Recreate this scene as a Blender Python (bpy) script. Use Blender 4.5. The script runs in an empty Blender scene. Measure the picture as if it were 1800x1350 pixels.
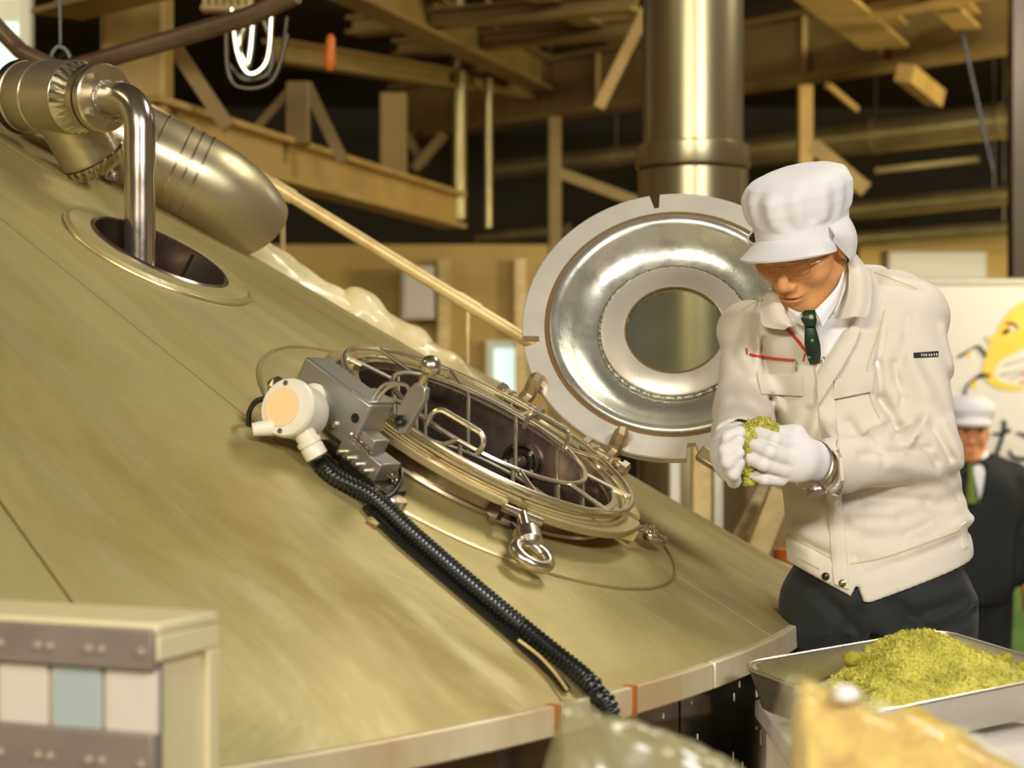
import bpy, math
import numpy as np
from mathutils import Vector, Matrix
from mathutils.bvhtree import BVHTree

scene = bpy.context.scene
COL = scene.collection
F_PX = 3300.0
CAM = np.array([0.0, 0.0, 1.35])

# ------------------------------------------------------------------ camera
cd = bpy.data.cameras.new('camera')
cd.sensor_width = 36.0
cd.lens = 36.0 * F_PX / 1800.0
cd.clip_start = 0.05
cd.clip_end = 80
cd.dof.use_dof = True
cd.dof.focus_distance = 3.15
cd.dof.aperture_fstop = 4.2
cam = bpy.data.objects.new('camera', cd)
COL.objects.link(cam)
cam.location = CAM
cam.rotation_euler = (math.pi / 2, 0, 0)
scene.camera = cam

# ------------------------------------------------------------------ world, light, exposure
w = bpy.data.worlds.new('world')
scene.world = w
w.use_nodes = True
w.node_tree.nodes['Background'].inputs[0].default_value = (1.0, 0.86, 0.60, 1)
w.node_tree.nodes['Background'].inputs[1].default_value = 0.10
vs = scene.view_settings
vs.view_transform = 'Standard'
vs.look = 'None'
vs.gamma = 1.0
vs.use_curve_mapping = False
vs.exposure = 0.0

def area_light(loc, size, power, color, target):
    d = bpy.data.lights.new('ceiling_lamp_light', 'AREA')
    d.shape = 'RECTANGLE'
    d.size, d.size_y = size
    d.energy = power
    d.color = color
    o = bpy.data.objects.new('ceiling_lamp_light', d)
    COL.objects.link(o)
    o.location = loc
    v = Vector(target) - Vector(loc)
    o.rotation_euler = v.to_track_quat('-Z', 'Y').to_euler()
    return o

LAMPS = [  # location, size, power, colour, aim
    ((-1.7, -2.6, 3.55), (2.0, 0.6), 225, (1.0, 0.91, 0.74), (0.1, 3.0, 1.1)),  # unseen front fill, added to light the man and the cone
    ((2.5, -2.0, 3.55), (2.0, 0.6), 220, (1.0, 0.98, 0.96), (0.5, 3.2, 1.1)),  # second added front fill, unseen, for the man and right of the cone
    ((1.9, 4.4, 4.35), (1.6, 0.5), 70, (1.0, 0.93, 0.78), (0.3, 3.4, 0.9)),
    ((-3.4, 2.4, 4.35), (1.6, 0.5), 12, (1.0, 0.84, 0.52), (-1.5, 3.4, 1.0)),
    ((3.0, 6.4, 3.6), (1.2, 0.35), 62, (1.0, 0.94, 0.82), (2.3, 8.6, 0.9)),  # unseen fill added for the banner and the suited man
    ((-3.6, 8.2, 2.9), (1.2, 0.35), 30, (1.0, 0.84, 0.50), (-0.5, 11.5, 2.6)),  # unseen fill added to lift the background steelwork at the left
    ((4.4, 8.2, 2.2), (1.2, 0.35), 150, (1.0, 0.86, 0.50), (2.6, 11.5, 3.0)),  # unseen fill added to brighten the girder at the right
    ((-0.8, 8.3, 4.6), (1.2, 0.35), 45, (1.0, 0.86, 0.55), (-1.0, 11.5, 0.6)),  # unseen fill added to brighten the far beige wall
]
LAMP_LABELS = ['wide strip lamp behind the photographer on the left', 'wide strip lamp behind the photographer on the right', 'strip lamp above the right-hand side of the tank',
    'strip lamp above the left side of the tank', 'strip lamp in front of the banner', 'strip lamp beside the wide column at the left', 'strip lamp beside the dark post at the right', 'strip lamp above the tan lower beam']
for l in LAMPS:
    area_light(*l)

# ------------------------------------------------------------------ helpers
def W(px, py, y):
    return np.array([(px - 900) / F_PX * y, y, CAM[2] + (675 - py) / F_PX * y])

def proj(X):
    X = np.asarray(X)
    return np.array([900 + F_PX * X[..., 0] / X[..., 1], 675 - F_PX * (X[..., 2] - CAM[2]) / X[..., 1]])

def nrm(v):
    v = np.asarray(v, float)
    return v / np.linalg.norm(v)

def basis(axis, ref=None):
    a = nrm(axis)
    if ref is None:
        ref = (0, 0, 1) if abs(a[2]) < 0.9 else (1, 0, 0)
    e1 = nrm(np.asarray(ref, float) - a * np.dot(ref, a))
    return e1, np.cross(a, e1), a

def join(*gs):
    V, Fc, n = [], [], 0
    for v, f in gs:
        v = np.asarray(v, float).reshape(-1, 3)
        V.append(v)
        Fc += [tuple(i + n for i in q) for q in f]
        n += len(v)
    return np.concatenate(V), Fc

def tube(pts, r, n=10, closed=False, caps=True):
    P = np.asarray(pts, float)
    m = len(P)
    r = np.broadcast_to(np.asarray(r, float), (m,))
    if closed:
        T = np.roll(P, -1, 0) - np.roll(P, 1, 0)
    else:
        T = np.gradient(P, axis=0)
    T /= np.linalg.norm(T, axis=1)[:, None] + 1e-12
    e1 = basis(T[0])[0]
    th = np.arange(n) * 2 * np.pi / n
    V = []
    for i in range(m):
        e1 = nrm(e1 - T[i] * np.dot(e1, T[i]))
        e2 = np.cross(T[i], e1)
        V.append(P[i] + r[i] * (np.cos(th)[:, None] * e1 + np.sin(th)[:, None] * e2))
    Fc = []
    for i in range(m if closed else m - 1):
        j = (i + 1) % m
        for k in range(n):
            l = (k + 1) % n
            Fc.append((i * n + k, i * n + l, j * n + l, j * n + k))
    if caps and not closed:
        Fc.append(tuple(range(n))[::-1])
        Fc.append(tuple((m - 1) * n + k for k in range(n)))
    return np.concatenate(V), Fc

def spline(pts, n=8, closed=False):
    P = np.asarray(pts, float)
    m = len(P)
    out = []
    rng = range(m if closed else m - 1)
    for i in rng:
        if closed:
            a, b, c, d = P[(i - 1) % m], P[i], P[(i + 1) % m], P[(i + 2) % m]
        else:
            a, b, c, d = P[max(i - 1, 0)], P[i], P[i + 1], P[min(i + 2, m - 1)]
        for k in range(n):
            t = k / n
            out.append(0.5 * (2 * b + (c - a) * t + (2 * a - 5 * b + 4 * c - d) * t * t + (3 * b - a - 3 * c + d) * t ** 3))
    if not closed:
        out.append(P[-1])
    return np.array(out)

def lathe(profile, O, axis, n=48, ref=None, closed=False):
    e1, e2, a = basis(axis, ref)
    th = np.arange(n) * 2 * np.pi / n
    ring = np.cos(th)[:, None] * e1 + np.sin(th)[:, None] * e2
    V = np.concatenate([np.asarray(O) + a * h + r * ring for r, h in profile])
    m = len(profile)
    Fc = []
    for i in range(m if closed else m - 1):
        j = (i + 1) % m
        for k in range(n):
            l = (k + 1) % n
            Fc.append((i * n + k, i * n + l, j * n + l, j * n + k))
    if not closed:
        if profile[0][0] > 1e-6:
            Fc.append(tuple(range(n))[::-1])
        if profile[-1][0] > 1e-6:
            Fc.append(tuple((m - 1) * n + k for k in range(n)))
    return V, Fc

def cyl(a, b, r, n=20, r2=None):
    a, b = np.asarray(a, float), np.asarray(b, float)
    L = np.linalg.norm(b - a)
    return lathe([(r, 0), (r if r2 is None else r2, L)], a, b - a, n)

def rod(a, b, r, n=8):
    return tube([a, (np.asarray(a) + np.asarray(b)) / 2, b], r, n)

def box(O, ex, ey, ez, sx, sy, sz):
    O, ex, ey, ez = [np.asarray(q, float) for q in (O, ex, ey, ez)]
    V = [O + ex * sx * i / 2 + ey * sy * j / 2 + ez * sz * k / 2 for k in (-1, 1) for j in (-1, 1) for i in (-1, 1)]
    return np.array(V), [(0, 2, 3, 1), (4, 5, 7, 6), (0, 1, 5, 4), (2, 6, 7, 3), (0, 4, 6, 2), (1, 3, 7, 5)]

def abox(x0, x1, y0, y1, z0, z1):
    return box(((x0 + x1) / 2, (y0 + y1) / 2, (z0 + z1) / 2), (1, 0, 0), (0, 1, 0), (0, 0, 1), x1 - x0, y1 - y0, z1 - z0)

def prism(poly, ext):
    P = np.asarray(poly, float)
    n = len(P)
    V = np.concatenate([P, P + np.asarray(ext, float)])
    Fc = [tuple(range(n))[::-1], tuple(range(n, 2 * n))]
    Fc += [(i, (i + 1) % n, n + (i + 1) % n, n + i) for i in range(n)]
    return V, Fc

def ibeam(p0, p1, h, wd, tf=0.02):
    p0, p1 = np.asarray(p0, float), np.asarray(p1, float)
    d = nrm(p1 - p0)
    s = nrm(np.cross(d, (0, 0, 1)))
    u = np.cross(s, d)
    c = (p0 + p1) / 2
    L = np.linalg.norm(p1 - p0)
    return join(box(c + u * tf / 2, d, s, u, L, wd, tf), box(c + u * (h - tf / 2), d, s, u, L, wd, tf),
                box(c + u * h / 2, d, s, u, L, tf * 0.8, h - 2 * tf))

def sheet(grid, thick, nrmdir=None):
    """solid sheet from a (m,n,3) grid of points"""
    G = np.asarray(grid, float)
    m, n = G.shape[:2]
    gu = np.gradient(G, axis=0)
    gv = np.gradient(G, axis=1)
    N = np.cross(gu, gv)
    N /= np.linalg.norm(N, axis=2)[..., None] + 1e-12
    if nrmdir is not None and (N * np.asarray(nrmdir)).sum(2).mean() < 0:
        N = -N
    V = np.concatenate([G.reshape(-1, 3), (G - N * thick).reshape(-1, 3)])
    k = m * n
    Fc = []
    for i in range(m - 1):
        for j in range(n - 1):
            a, b, c, d = i * n + j, i * n + j + 1, (i + 1) * n + j + 1, (i + 1) * n + j
            Fc += [(a, b, c, d), (k + a, k + d, k + c, k + b)]
    ed = [(i * n, (i + 1) * n) for i in range(m - 1)] + [((i + 1) * n + n - 1, i * n + n - 1) for i in range(m - 1)]
    ed += [(j + 1, j) for j in range(n - 1)] + [((m - 1) * n + j, (m - 1) * n + j + 1) for j in range(n - 1)]
    Fc += [(a, b, k + b, k + a) for a, b in ed]
    return V, Fc

def mk(name, geo, mat, loc=(0, 0, 0), smooth=True, angle=35, bev=0):
    v, f = geo
    me = bpy.data.meshes.new(name)
    me.from_pydata((np.asarray(v, float) - np.asarray(loc, float)).tolist(), [], [tuple(int(i) for i in q) for q in f])
    me.validate()
    import bmesh
    bm = bmesh.new()
    bm.from_mesh(me)
    bmesh.ops.recalc_face_normals(bm, faces=bm.faces)
    bm.to_mesh(me)
    bm.free()
    if smooth:
        me.polygons.foreach_set('use_smooth', [True] * len(me.polygons))
        if angle < 180:
            me.set_sharp_from_angle(angle=math.radians(angle))
    if mat:
        me.materials.append(mat)
    o = bpy.data.objects.new(name, me)
    COL.objects.link(o)
    o.location = loc
    if bev:
        b = o.modifiers.new('bevel', 'BEVEL')
        b.width = bev
        b.segments = 2
        b.limit_method = 'ANGLE'
    return o

def tag(o, label, cat, group=None):
    o['label'] = label
    o['category'] = cat
    if group:
        o['group'] = group
    return o

def thing(name, label, cat, loc, group=None):
    o = bpy.data.objects.new(name, None)
    o.empty_display_size = 0.05
    COL.objects.link(o)
    o.location = [float(q) for q in loc]
    return tag(o, label, cat, group)

def part(root, name, geo, mat, parent=None, label=None, **k):
    """a part of the thing `root` (or of one of its parts), geometry given in world space"""
    r = root
    loc = np.array(r.location)
    o = mk(name, geo, mat, loc, **k)
    o.location = (0, 0, 0)
    o.parent = parent if parent is not None else root
    if label:
        o['label'] = label
    return o

def single(name, geo, mat, label, cat, loc=None, group=None, **k):
    v = np.asarray(geo[0])
    if loc is None:
        loc = [(v[:, 0].min() + v[:, 0].max()) / 2, (v[:, 1].min() + v[:, 1].max()) / 2, v[:, 2].min()]
    return tag(mk(name, geo, mat, loc, **k), label, cat, group)

def struct(name, geo, mat, **k):
    v = np.asarray(geo[0])
    o = mk(name, geo, mat, [v[:, 0].mean(), v[:, 1].mean(), v[:, 2].min()], **k)
    o['kind'] = 'structure'
    return o

def apply_mods(o):
    dg = bpy.context.evaluated_depsgraph_get()
    dg.update()
    me = bpy.data.meshes.new_from_object(o.evaluated_get(dg))
    old = o.data
    o.modifiers.clear()
    o.data = me
    bpy.data.meshes.remove(old)

def boolean_cut(o, cutters):
    for c in cutters:
        m = o.modifiers.new('cut', 'BOOLEAN')
        m.operation = 'DIFFERENCE'
        m.solver = 'EXACT'
        m.object = c
    bpy.context.view_layer.update()
    apply_mods(o)

# ------------------------------------------------------------------ materials
def s2l(c):
    return tuple((x / 12.92 if x <= 0.04045 else ((x + 0.055) / 1.055) ** 2.4) for x in [v / 255 for v in c])

def mat(name, col, rough=0.5, metal=0.0, var=0.0, scale=8.0, col2=None, bump=0.0, bscale=60.0, stretch=None,
        rvar=0.0, sheen=0.0, spec=None, trans=0.0, alpha=1.0, sss=0.0, ior=None):
    m = bpy.data.materials.new(name)
    m.use_nodes = True
    nt = m.node_tree
    b = nt.nodes['Principled BSDF']
    c = s2l(col)
    b.inputs['Base Color'].default_value = (*c, 1)
    b.inputs['Roughness'].default_value = rough
    b.inputs['Metallic'].default_value = metal
    if spec is not None:
        b.inputs['Specular IOR Level'].default_value = spec
    if trans:
        b.inputs['Transmission Weight'].default_value = trans
    if ior:
        b.inputs['IOR'].default_value = ior
    if alpha < 1:
        b.inputs['Alpha'].default_value = alpha
    if sheen:
        b.inputs['Sheen Weight'].default_value = sheen
    if sss:
        b.inputs['Subsurface Weight'].default_value = sss
        b.inputs['Subsurface Radius'].default_value = (0.01, 0.004, 0.002)
    tc = nt.nodes.new('ShaderNodeTexCoord')
    mp = nt.nodes.new('ShaderNodeMapping')
    nt.links.new(tc.outputs['Object'], mp.inputs[0])
    if stretch:
        mp.inputs['Scale'].default_value = stretch
    nz = nt.nodes.new('ShaderNodeTexNoise')
    nz.inputs['Scale'].default_value = scale
    nz.inputs['Detail'].default_value = 6
    nz.inputs['Roughness'].default_value = 0.6
    nt.links.new(mp.outputs[0], nz.inputs['Vector'])
    if var > 0:
        mx = nt.nodes.new('ShaderNodeMix')
        mx.data_type = 'RGBA'
        c2 = s2l(col2) if col2 else tuple(x * 0.45 for x in c)
        mx.inputs['A'].default_value = (*c, 1)
        mx.inputs['B'].default_value = (*c2, 1)
        mr = nt.nodes.new('ShaderNodeMapRange')
        mr.inputs['From Min'].default_value = 0.42
        mr.inputs['From Max'].default_value = 0.68
        mr.inputs['To Max'].default_value = var
        nt.links.new(nz.outputs['Fac'], mr.inputs['Value'])
        nt.links.new(mr.outputs[0], mx.inputs['Factor'])
        nt.links.new(mx.outputs['Result'], b.inputs['Base Color'])
    if rvar > 0:
        m2 = nt.nodes.new('ShaderNodeMapRange')
        m2.inputs['From Min'].default_value = 0.35
        m2.inputs['From Max'].default_value = 0.65
        m2.inputs['To Min'].default_value = max(rough - rvar, 0.03)
        m2.inputs['To Max'].default_value = rough + rvar
        nt.links.new(nz.outputs['Fac'], m2.inputs['Value'])
        nt.links.new(m2.outputs[0], b.inputs['Roughness'])
    if bump > 0:
        n2 = nt.nodes.new('ShaderNodeTexNoise')
        n2.inputs['Scale'].default_value = bscale
        n2.inputs['Detail'].default_value = 4
        nt.links.new(mp.outputs[0], n2.inputs['Vector'])
        bp = nt.nodes.new('ShaderNodeBump')
        bp.inputs['Strength'].default_value = bump
        bp.inputs['Distance'].default_value = 0.01
        nt.links.new(n2.outputs['Fac'], bp.inputs['Height'])
        nt.links.new(bp.outputs[0], b.inputs['Normal'])
    return m

def emit(name, col, s):
    m = bpy.data.materials.new(name)
    m.use_nodes = True
    b = m.node_tree.nodes['Principled BSDF']
    b.inputs['Base Color'].default_value = (*s2l(col), 1)
    b.inputs['Emission Color'].default_value = (*s2l(col), 1)
    b.inputs['Emission Strength'].default_value = s
    return m

APEX = np.array([-2.17, 4.10, 2.56])
TB = 0.58
CB = 1 / math.sqrt(1 + TB * TB)
SB = TB * CB
R_RIM = 2.80

def cone_material():
    m = mat('tank_brushed_steel', (214, 193, 143), 0.36, 0.48)
    nt = m.node_tree
    b = nt.nodes['Principled BSDF']
    N, L = nt.nodes.new, nt.links.new
    tc = N('ShaderNodeTexCoord')
    # object coordinates are relative to the cone axis: convert to (angle, radius)
    sp = N('ShaderNodeSeparateXYZ')
    L(tc.outputs['Object'], sp.inputs[0])
    at = N('ShaderNodeMath'); at.operation = 'ARCTAN2'
    L(sp.outputs[1], at.inputs[0]); L(sp.outputs[0], at.inputs[1])
    ln = N('ShaderNodeVectorMath'); ln.operation = 'LENGTH'
    L(tc.outputs['Object'], ln.inputs[0])
    cb = N('ShaderNodeCombineXYZ')
    L(at.outputs[0], cb.inputs[0]); L(ln.outputs['Value'], cb.inputs[1])
    def noise(scale, sx, sy, det=5, rot=0.0):
        mp = N('ShaderNodeMapping')
        mp.inputs['Scale'].default_value = (sx, sy, 1)
        mp.inputs['Rotation'].default_value = (0, 0, rot)
        L(cb.outputs[0], mp.inputs[0])
        z = N('ShaderNodeTexNoise'); z.inputs['Scale'].default_value = scale; z.inputs['Detail'].default_value = det
        z.inputs['Roughness'].default_value = 0.6; z.inputs['Distortion'].default_value = 0.4
        L(mp.outputs[0], z.inputs['Vector'])
        return z.outputs['Fac']
    cloud = noise(2.2, 3.0, 1.4, 6, 0.5)
    smear = noise(3.0, 9.0, 1.6, 6, 0.35)
    brush = noise(40.0, 5.0, 0.12, 3, 0.2)
    def rng(x, a, bb, c, d):
        r = N('ShaderNodeMapRange')
        r.inputs['From Min'].default_value = a; r.inputs['From Max'].default_value = bb
        r.inputs['To Min'].default_value = c; r.inputs['To Max'].default_value = d
        L(x, r.inputs['Value'])
        return r.outputs[0]
    def mixc(fac, A, B):
        x = N('ShaderNodeMix'); x.data_type = 'RGBA'
        if isinstance(A, tuple): x.inputs['A'].default_value = (*A, 1)
        else: L(A, x.inputs['A'])
        x.inputs['B'].default_value = (*B, 1)
        L(fac, x.inputs['Factor'])
        return x.outputs['Result']
    c = mixc(rng(cloud, 0.38, 0.68, 0, 0.9), s2l((186, 172, 118)), s2l((146, 127, 68)))  # warm base tint stands in for yellowish surroundings reflected in the steel
    c = mixc(rng(smear, 0.52, 0.72, 0, 0.55), c, s2l((192, 182, 144)))
    L(c, b.inputs['Base Color'])
    a = N('ShaderNodeMath'); a.operation = 'ADD'
    L(rng(cloud, 0.35, 0.65, 0.44, 0.54), a.inputs[0]); L(rng(smear, 0.3, 0.7, 0.10, -0.06), a.inputs[1])
    L(a.outputs[0], b.inputs['Roughness'])
    bp = N('ShaderNodeBump'); bp.inputs['Strength'].default_value = 0.10; bp.inputs['Distance'].default_value = 0.004
    L(brush, bp.inputs['Height'])
    b2 = N('ShaderNodeBump'); b2.inputs['Strength'].default_value = 0.35; b2.inputs['Distance'].default_value = 0.02
    L(cloud, b2.inputs['Height']); L(bp.outputs[0], b2.inputs['Normal'])
    L(b2.outputs[0], b.inputs['Normal'])
    return m

M = dict(
    cone=cone_material(),
    steel=mat('stainless_steel', (214, 202, 172), 0.28, 0.95, var=0.35, col2=(160, 140, 100), scale=9, rvar=0.10),
    flange=mat('worn_steel', (216, 198, 152), 0.38, 0.85, var=0.5, col2=(170, 140, 85), scale=14, rvar=0.1),
    lid=mat('lid_steel', (226, 221, 206), 0.36, 0.45, var=0.35, col2=(200, 190, 164), scale=10, rvar=0.1),
    dish=mat('lid_polished_steel', (218, 217, 202), 0.30, 0.8, var=0.5, col2=(160, 156, 132), scale=9, rvar=0.12, bump=0.2, bscale=12),
    weld=mat('weld_bead', (170, 166, 150), 0.35, 0.9, bump=0.6, bscale=90),
    gasket=mat('brown_gasket', (120, 92, 52), 0.6, 0.0),
    glass=mat('sight_glass', (200, 205, 180), 0.06, 0.0, trans=0.85, ior=1.45),
    inner=mat('tank_inside_steel', (156, 140, 126), 0.24, 0.9, var=0.7, col2=(104, 86, 74), scale=5, rvar=0.12),
    rod=mat('bright_rod', (222, 212, 184), 0.25, 0.9),
    bolt=mat('bolt_steel', (208, 198, 176), 0.25, 0.95),
    grey=mat('grey_box_metal', (172, 170, 160), 0.33, 0.75, var=0.3, col2=(140, 136, 124), scale=8),
    darksteel=mat('dark_steel', (70, 64, 54), 0.35, 0.8),
    rust=mat('rusty_hinge', (186, 166, 128), 0.42, 0.7, var=0.8, col2=(134, 104, 66), scale=30),
    rim=mat('rim_band', (226, 212, 178), 0.45, 0.3, var=0.6, col2=(186, 146, 84), scale=5, stretch=(1, 1, 0.4)),
    rustspot=mat('rust_stain', (176, 112, 36), 0.7, 0.0, var=0.6, col2=(120, 72, 20), scale=60),
    wall=mat('tank_wall_steel', (150, 138, 112), 0.16, 0.95, var=0.5, col2=(96, 86, 66), scale=4, stretch=(3, 3, 0.2), rvar=0.08),
    drop=mat('dried_foam', (232, 228, 214), 0.5, 0),
    white_plastic=mat('white_plastic', (226, 220, 202), 0.4, 0, var=0.3, col2=(206, 190, 150), scale=20),
    sticker=mat('faded_sticker', (238, 204, 150), 0.5, 0),
    black_rubber=mat('black_rubber', (22, 24, 22), 0.3, 0, spec=0.6),
    black=mat('black_hole', (8, 8, 7), 0.6, 0),
    clad=mat('aluminium_cladding', (194, 182, 148), 0.36, 0.8, var=0.5, col2=(150, 124, 76), scale=7, rvar=0.1),
    foil=mat('crimped_foil', (206, 200, 176), 0.22, 0.95),
    pipe=mat('polished_pipe', (214, 206, 190), 0.2, 0.95, var=0.3, col2=(160, 130, 90), scale=12, rvar=0.06),
    cream_pipe=mat('cream_handrail', (226, 200, 140), 0.4, 0.25, var=0.5, col2=(170, 128, 66), scale=18),
    plastic_wrap=mat('plastic_wrap', (232, 216, 168), 0.28, 0, var=0.5, col2=(206, 176, 110), scale=10, spec=0.7, bump=0.3, bscale=20),
    beam=mat('painted_beam', (150, 124, 70), 0.6, 0.0, var=0.5, col2=(112, 88, 46), scale=3),
    beam2=mat('dusty_beam', (182, 150, 84), 0.6, 0.0, var=0.5, col2=(140, 108, 54), scale=3),
    duct=mat('duct_metal', (190, 178, 130), 0.35, 0.8, var=0.4, col2=(120, 106, 66), scale=3),
    stack=mat('stack_steel', (166, 156, 122), 0.36, 0.9, var=0.4, col2=(120, 98, 52), scale=2, rvar=0.08, stretch=(1, 1, 0.15)),
    copper=mat('copper_pipe', (150, 124, 98), 0.4, 0.7, var=0.6, col2=(96, 80, 62), scale=6),
    wallp=mat('plaster_wall', (206, 176, 108), 0.8, 0, var=0.4, col2=(170, 138, 78), scale=1.2),
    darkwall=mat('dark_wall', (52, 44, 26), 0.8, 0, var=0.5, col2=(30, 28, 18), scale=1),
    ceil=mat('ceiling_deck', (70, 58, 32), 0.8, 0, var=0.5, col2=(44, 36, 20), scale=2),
    floor=mat('concrete_floor', (150, 132, 92), 0.5, 0, var=0.5, col2=(110, 96, 62), scale=2),
    platform=mat('platform_floor', (140, 128, 96), 0.45, 0.3, var=0.4, col2=(100, 90, 66), scale=4),
    jacket=mat('cream_work_cloth', (216, 208, 191), 0.75, 0, var=0.15, col2=(204, 193, 170), scale=6, bump=0.08, bscale=300, sheen=0.15),
    jacket_in=mat('jacket_lining', (196, 170, 90), 0.8, 0),
    cloth_white=mat('white_cotton', (222, 220, 221), 0.8, 0, bump=0.06, bscale=350, sheen=0.2),
    shirt=mat('white_shirt', (232, 232, 234), 0.7, 0, bump=0.05, bscale=400),
    glove=mat('white_cotton_glove', (224, 220, 219), 0.85, 0, bump=0.15, bscale=320, sheen=0.3),
    trousers=mat('charcoal_wool', (23, 27, 26), 0.8, 0, var=0.3, col2=(17, 20, 19), scale=20, sheen=0.1),
    suit=mat('dark_navy_suit', (17, 22, 24), 0.75, 0),
    red=mat('red_zipper_tape', (206, 58, 34), 0.5, 0),
    patch=mat('black_woven_patch', (26, 30, 34), 0.6, 0),
    print_white=mat('white_print', (228, 226, 220), 0.6, 0),
    stitch=mat('cream_stitching', (206, 188, 150), 0.7, 0),
    brass=mat('press_stud', (150, 140, 112), 0.3, 0.9),
    greentie=mat('olive_green_tie', (112, 128, 50), 0.6, 0),
    lens=mat('spectacle_lens', (250, 246, 240), 0.02, 0, trans=1.0, ior=1.02),
    gold=mat('spectacle_frame', (206, 170, 110), 0.25, 0.9),
    hop=mat('hop_powder', (222, 212, 96), 0.9, 0, var=0.95, col2=(152, 146, 44), scale=30, bump=0.9, bscale=160),
    hopdark=mat('hop_clump', (166, 158, 44), 0.9, 0, var=0.8, col2=(120, 116, 28), scale=40, bump=0.8, bscale=120),
    tray=mat('aluminium_tray', (206, 204, 192), 0.3, 0.92, var=0.3, col2=(180, 170, 150), scale=8, rvar=0.08),
    tabletop=mat('white_tabletop', (232, 226, 220), 0.5, 0),
    cream_box=mat('cream_enamel', (214, 200, 158), 0.45, 0),
    greybar=mat('grey_bar', (138, 126, 114), 0.5, 0.2, var=0.3, scale=12),
    key_white=mat('white_card', (206, 196, 182), 0.5, 0),
    key_blue=mat('pale_blue_card', (164, 176, 172), 0.5, 0),
    rivet=mat('pale_rivet', (176, 160, 142), 0.4, 0.3),
    banner=mat('banner_vinyl', (208, 204, 198), 0.6, 0),
    banner_green=mat('banner_green_print', (96, 132, 62), 0.7, 0, var=0.6, col2=(150, 170, 110), scale=6),
    yellow_print=mat('yellow_print', (226, 186, 62), 0.6, 0, var=0.5, col2=(236, 204, 110), scale=8),
    black_print=mat('black_print', (20, 28, 16), 0.6, 0),
    red_print=mat('red_print', (206, 78, 44), 0.6, 0),
    grey_print=mat('grey_print', (150, 140, 116), 0.6, 0),
    orange=mat('orange_plastic', (206, 104, 28), 0.5, 0),
    windowpane=emit('window_daylight', (196, 222, 214), 1.1),
    windowframe=mat('white_window_frame', (232, 236, 220), 0.5, 0),
    lamp_glow=emit('lamp_diffuser', (255, 240, 206), 3.0),
    lamp_body=mat('lamp_housing', (190, 186, 170), 0.5, 0.3),
    clearbag=mat('clear_plastic_bag', (170, 164, 122), 0.2, 0, trans=0.0, alpha=0.6, spec=0.8, var=0.6, col2=(126, 118, 78), scale=9),
    yellowbag=mat('bagged_hops', (216, 186, 74), 0.8, 0, var=1.0, col2=(172, 128, 24), scale=26, bump=0.5, bscale=60),
    film=mat('clear_film', (236, 226, 190), 0.12, 0, alpha=0.18, spec=1.0, bump=0.3, bscale=25),
    shoe=mat('black_shoe', (20, 20, 20), 0.3, 0),
)
# ------------------------------------------------------------------ room shell
ZL = -0.45     # lower hall floor
struct('floor', abox(-9, 9, -6, 17, ZL - 0.1, ZL), M['floor'])
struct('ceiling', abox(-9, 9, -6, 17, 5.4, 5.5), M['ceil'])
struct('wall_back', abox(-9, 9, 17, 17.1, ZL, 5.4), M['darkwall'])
struct('wall_left', abox(-9.1, -9, -6, 17, ZL, 5.4), M['wallp'])
struct('wall_right', abox(9, 9.1, -6, 17, ZL, 5.4), M['wallp'])
struct('wall_front', abox(-9, 9, -6.1, -6, ZL, 5.4), M['wallp'])
# beige partition behind the tank and a pale one behind the banner
pz = W(0, 430, 12.5)[2]
struct('wall_partition', abox(W(330, 0, 12.5)[0], W(1060, 0, 12.5)[0], 12.5, 12.6, ZL, pz), M['wallp'])
struct('wall_partition_pale', abox(W(1510, 0, 13.5)[0], W(2000, 0, 13.5)[0], 13.5, 13.6, ZL, W(0, 415, 13.5)[2]), M['wallp'])
# raised platform with a round cut-out for the tank
TX, TY = APEX[0], APEX[1]
Rp = 2.80
a0 = math.atan2(1.0 - TY, -3.0 - TX)
arc = []
ang0 = math.radians(-118); ang1 = math.radians(8)
for k in range(41):
    a = ang0 + (ang1 - ang0) * k / 40
    arc.append((TX + Rp * math.cos(a), TY + Rp * math.sin(a), ZL))
yA = arc[0][1]; xA = arc[0][0]
poly = [(-5.0, -4.5, ZL), (2.6, -4.5, ZL), (2.6, arc[-1][1], ZL)] + arc[::-1] + [(-5.0, yA, ZL)]
struct('floor_platform', prism(poly, (0, 0, -ZL)), M['platform'], smooth=False)

# ------------------------------------------------------------------ cone geometry
def cone_hit(px, py):
    d = np.array([(px - 900) / F_PX, 1, (675 - py) / F_PX])
    # (z-az) = -TB*r  ->  quadratic in t
    o = CAM - APEX
    k = TB * TB
    A = k * (d[0] ** 2 + d[1] ** 2) - d[2] ** 2
    B = 2 * (k * (o[0] * d[0] + o[1] * d[1]) - o[2] * d[2])
    C = k * (o[0] ** 2 + o[1] ** 2) - o[2] ** 2
    q = B * B - 4 * A * C
    if q < 0:
        q = 0
    ts = sorted([(-B - math.sqrt(q)) / (2 * A), (-B + math.sqrt(q)) / (2 * A)])
    for t in ts:
        if t > 0.3 and (o + d * t)[2] < 0:
            return CAM + d * t
    return CAM + d * ts[-1]

def cone_n(X):
    r = X[:2] - APEX[:2]
    r = r / np.linalg.norm(r)
    return np.array([r[0] * SB, r[1] * SB, CB])

def S(px, py, h=0.0):
    X = cone_hit(px, py)
    return X + cone_n(X) * h

def on_cone(X, h=0.0):
    """drop a point onto the cone along the local normal"""
    n = cone_n(X)
    for _ in range(4):
        g = X[2] - (APEX[2] - TB * np.linalg.norm(X[:2] - APEX[:2]))
        X = X - n * g * CB
        n = cone_n(X)
    return X + n * h

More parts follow.
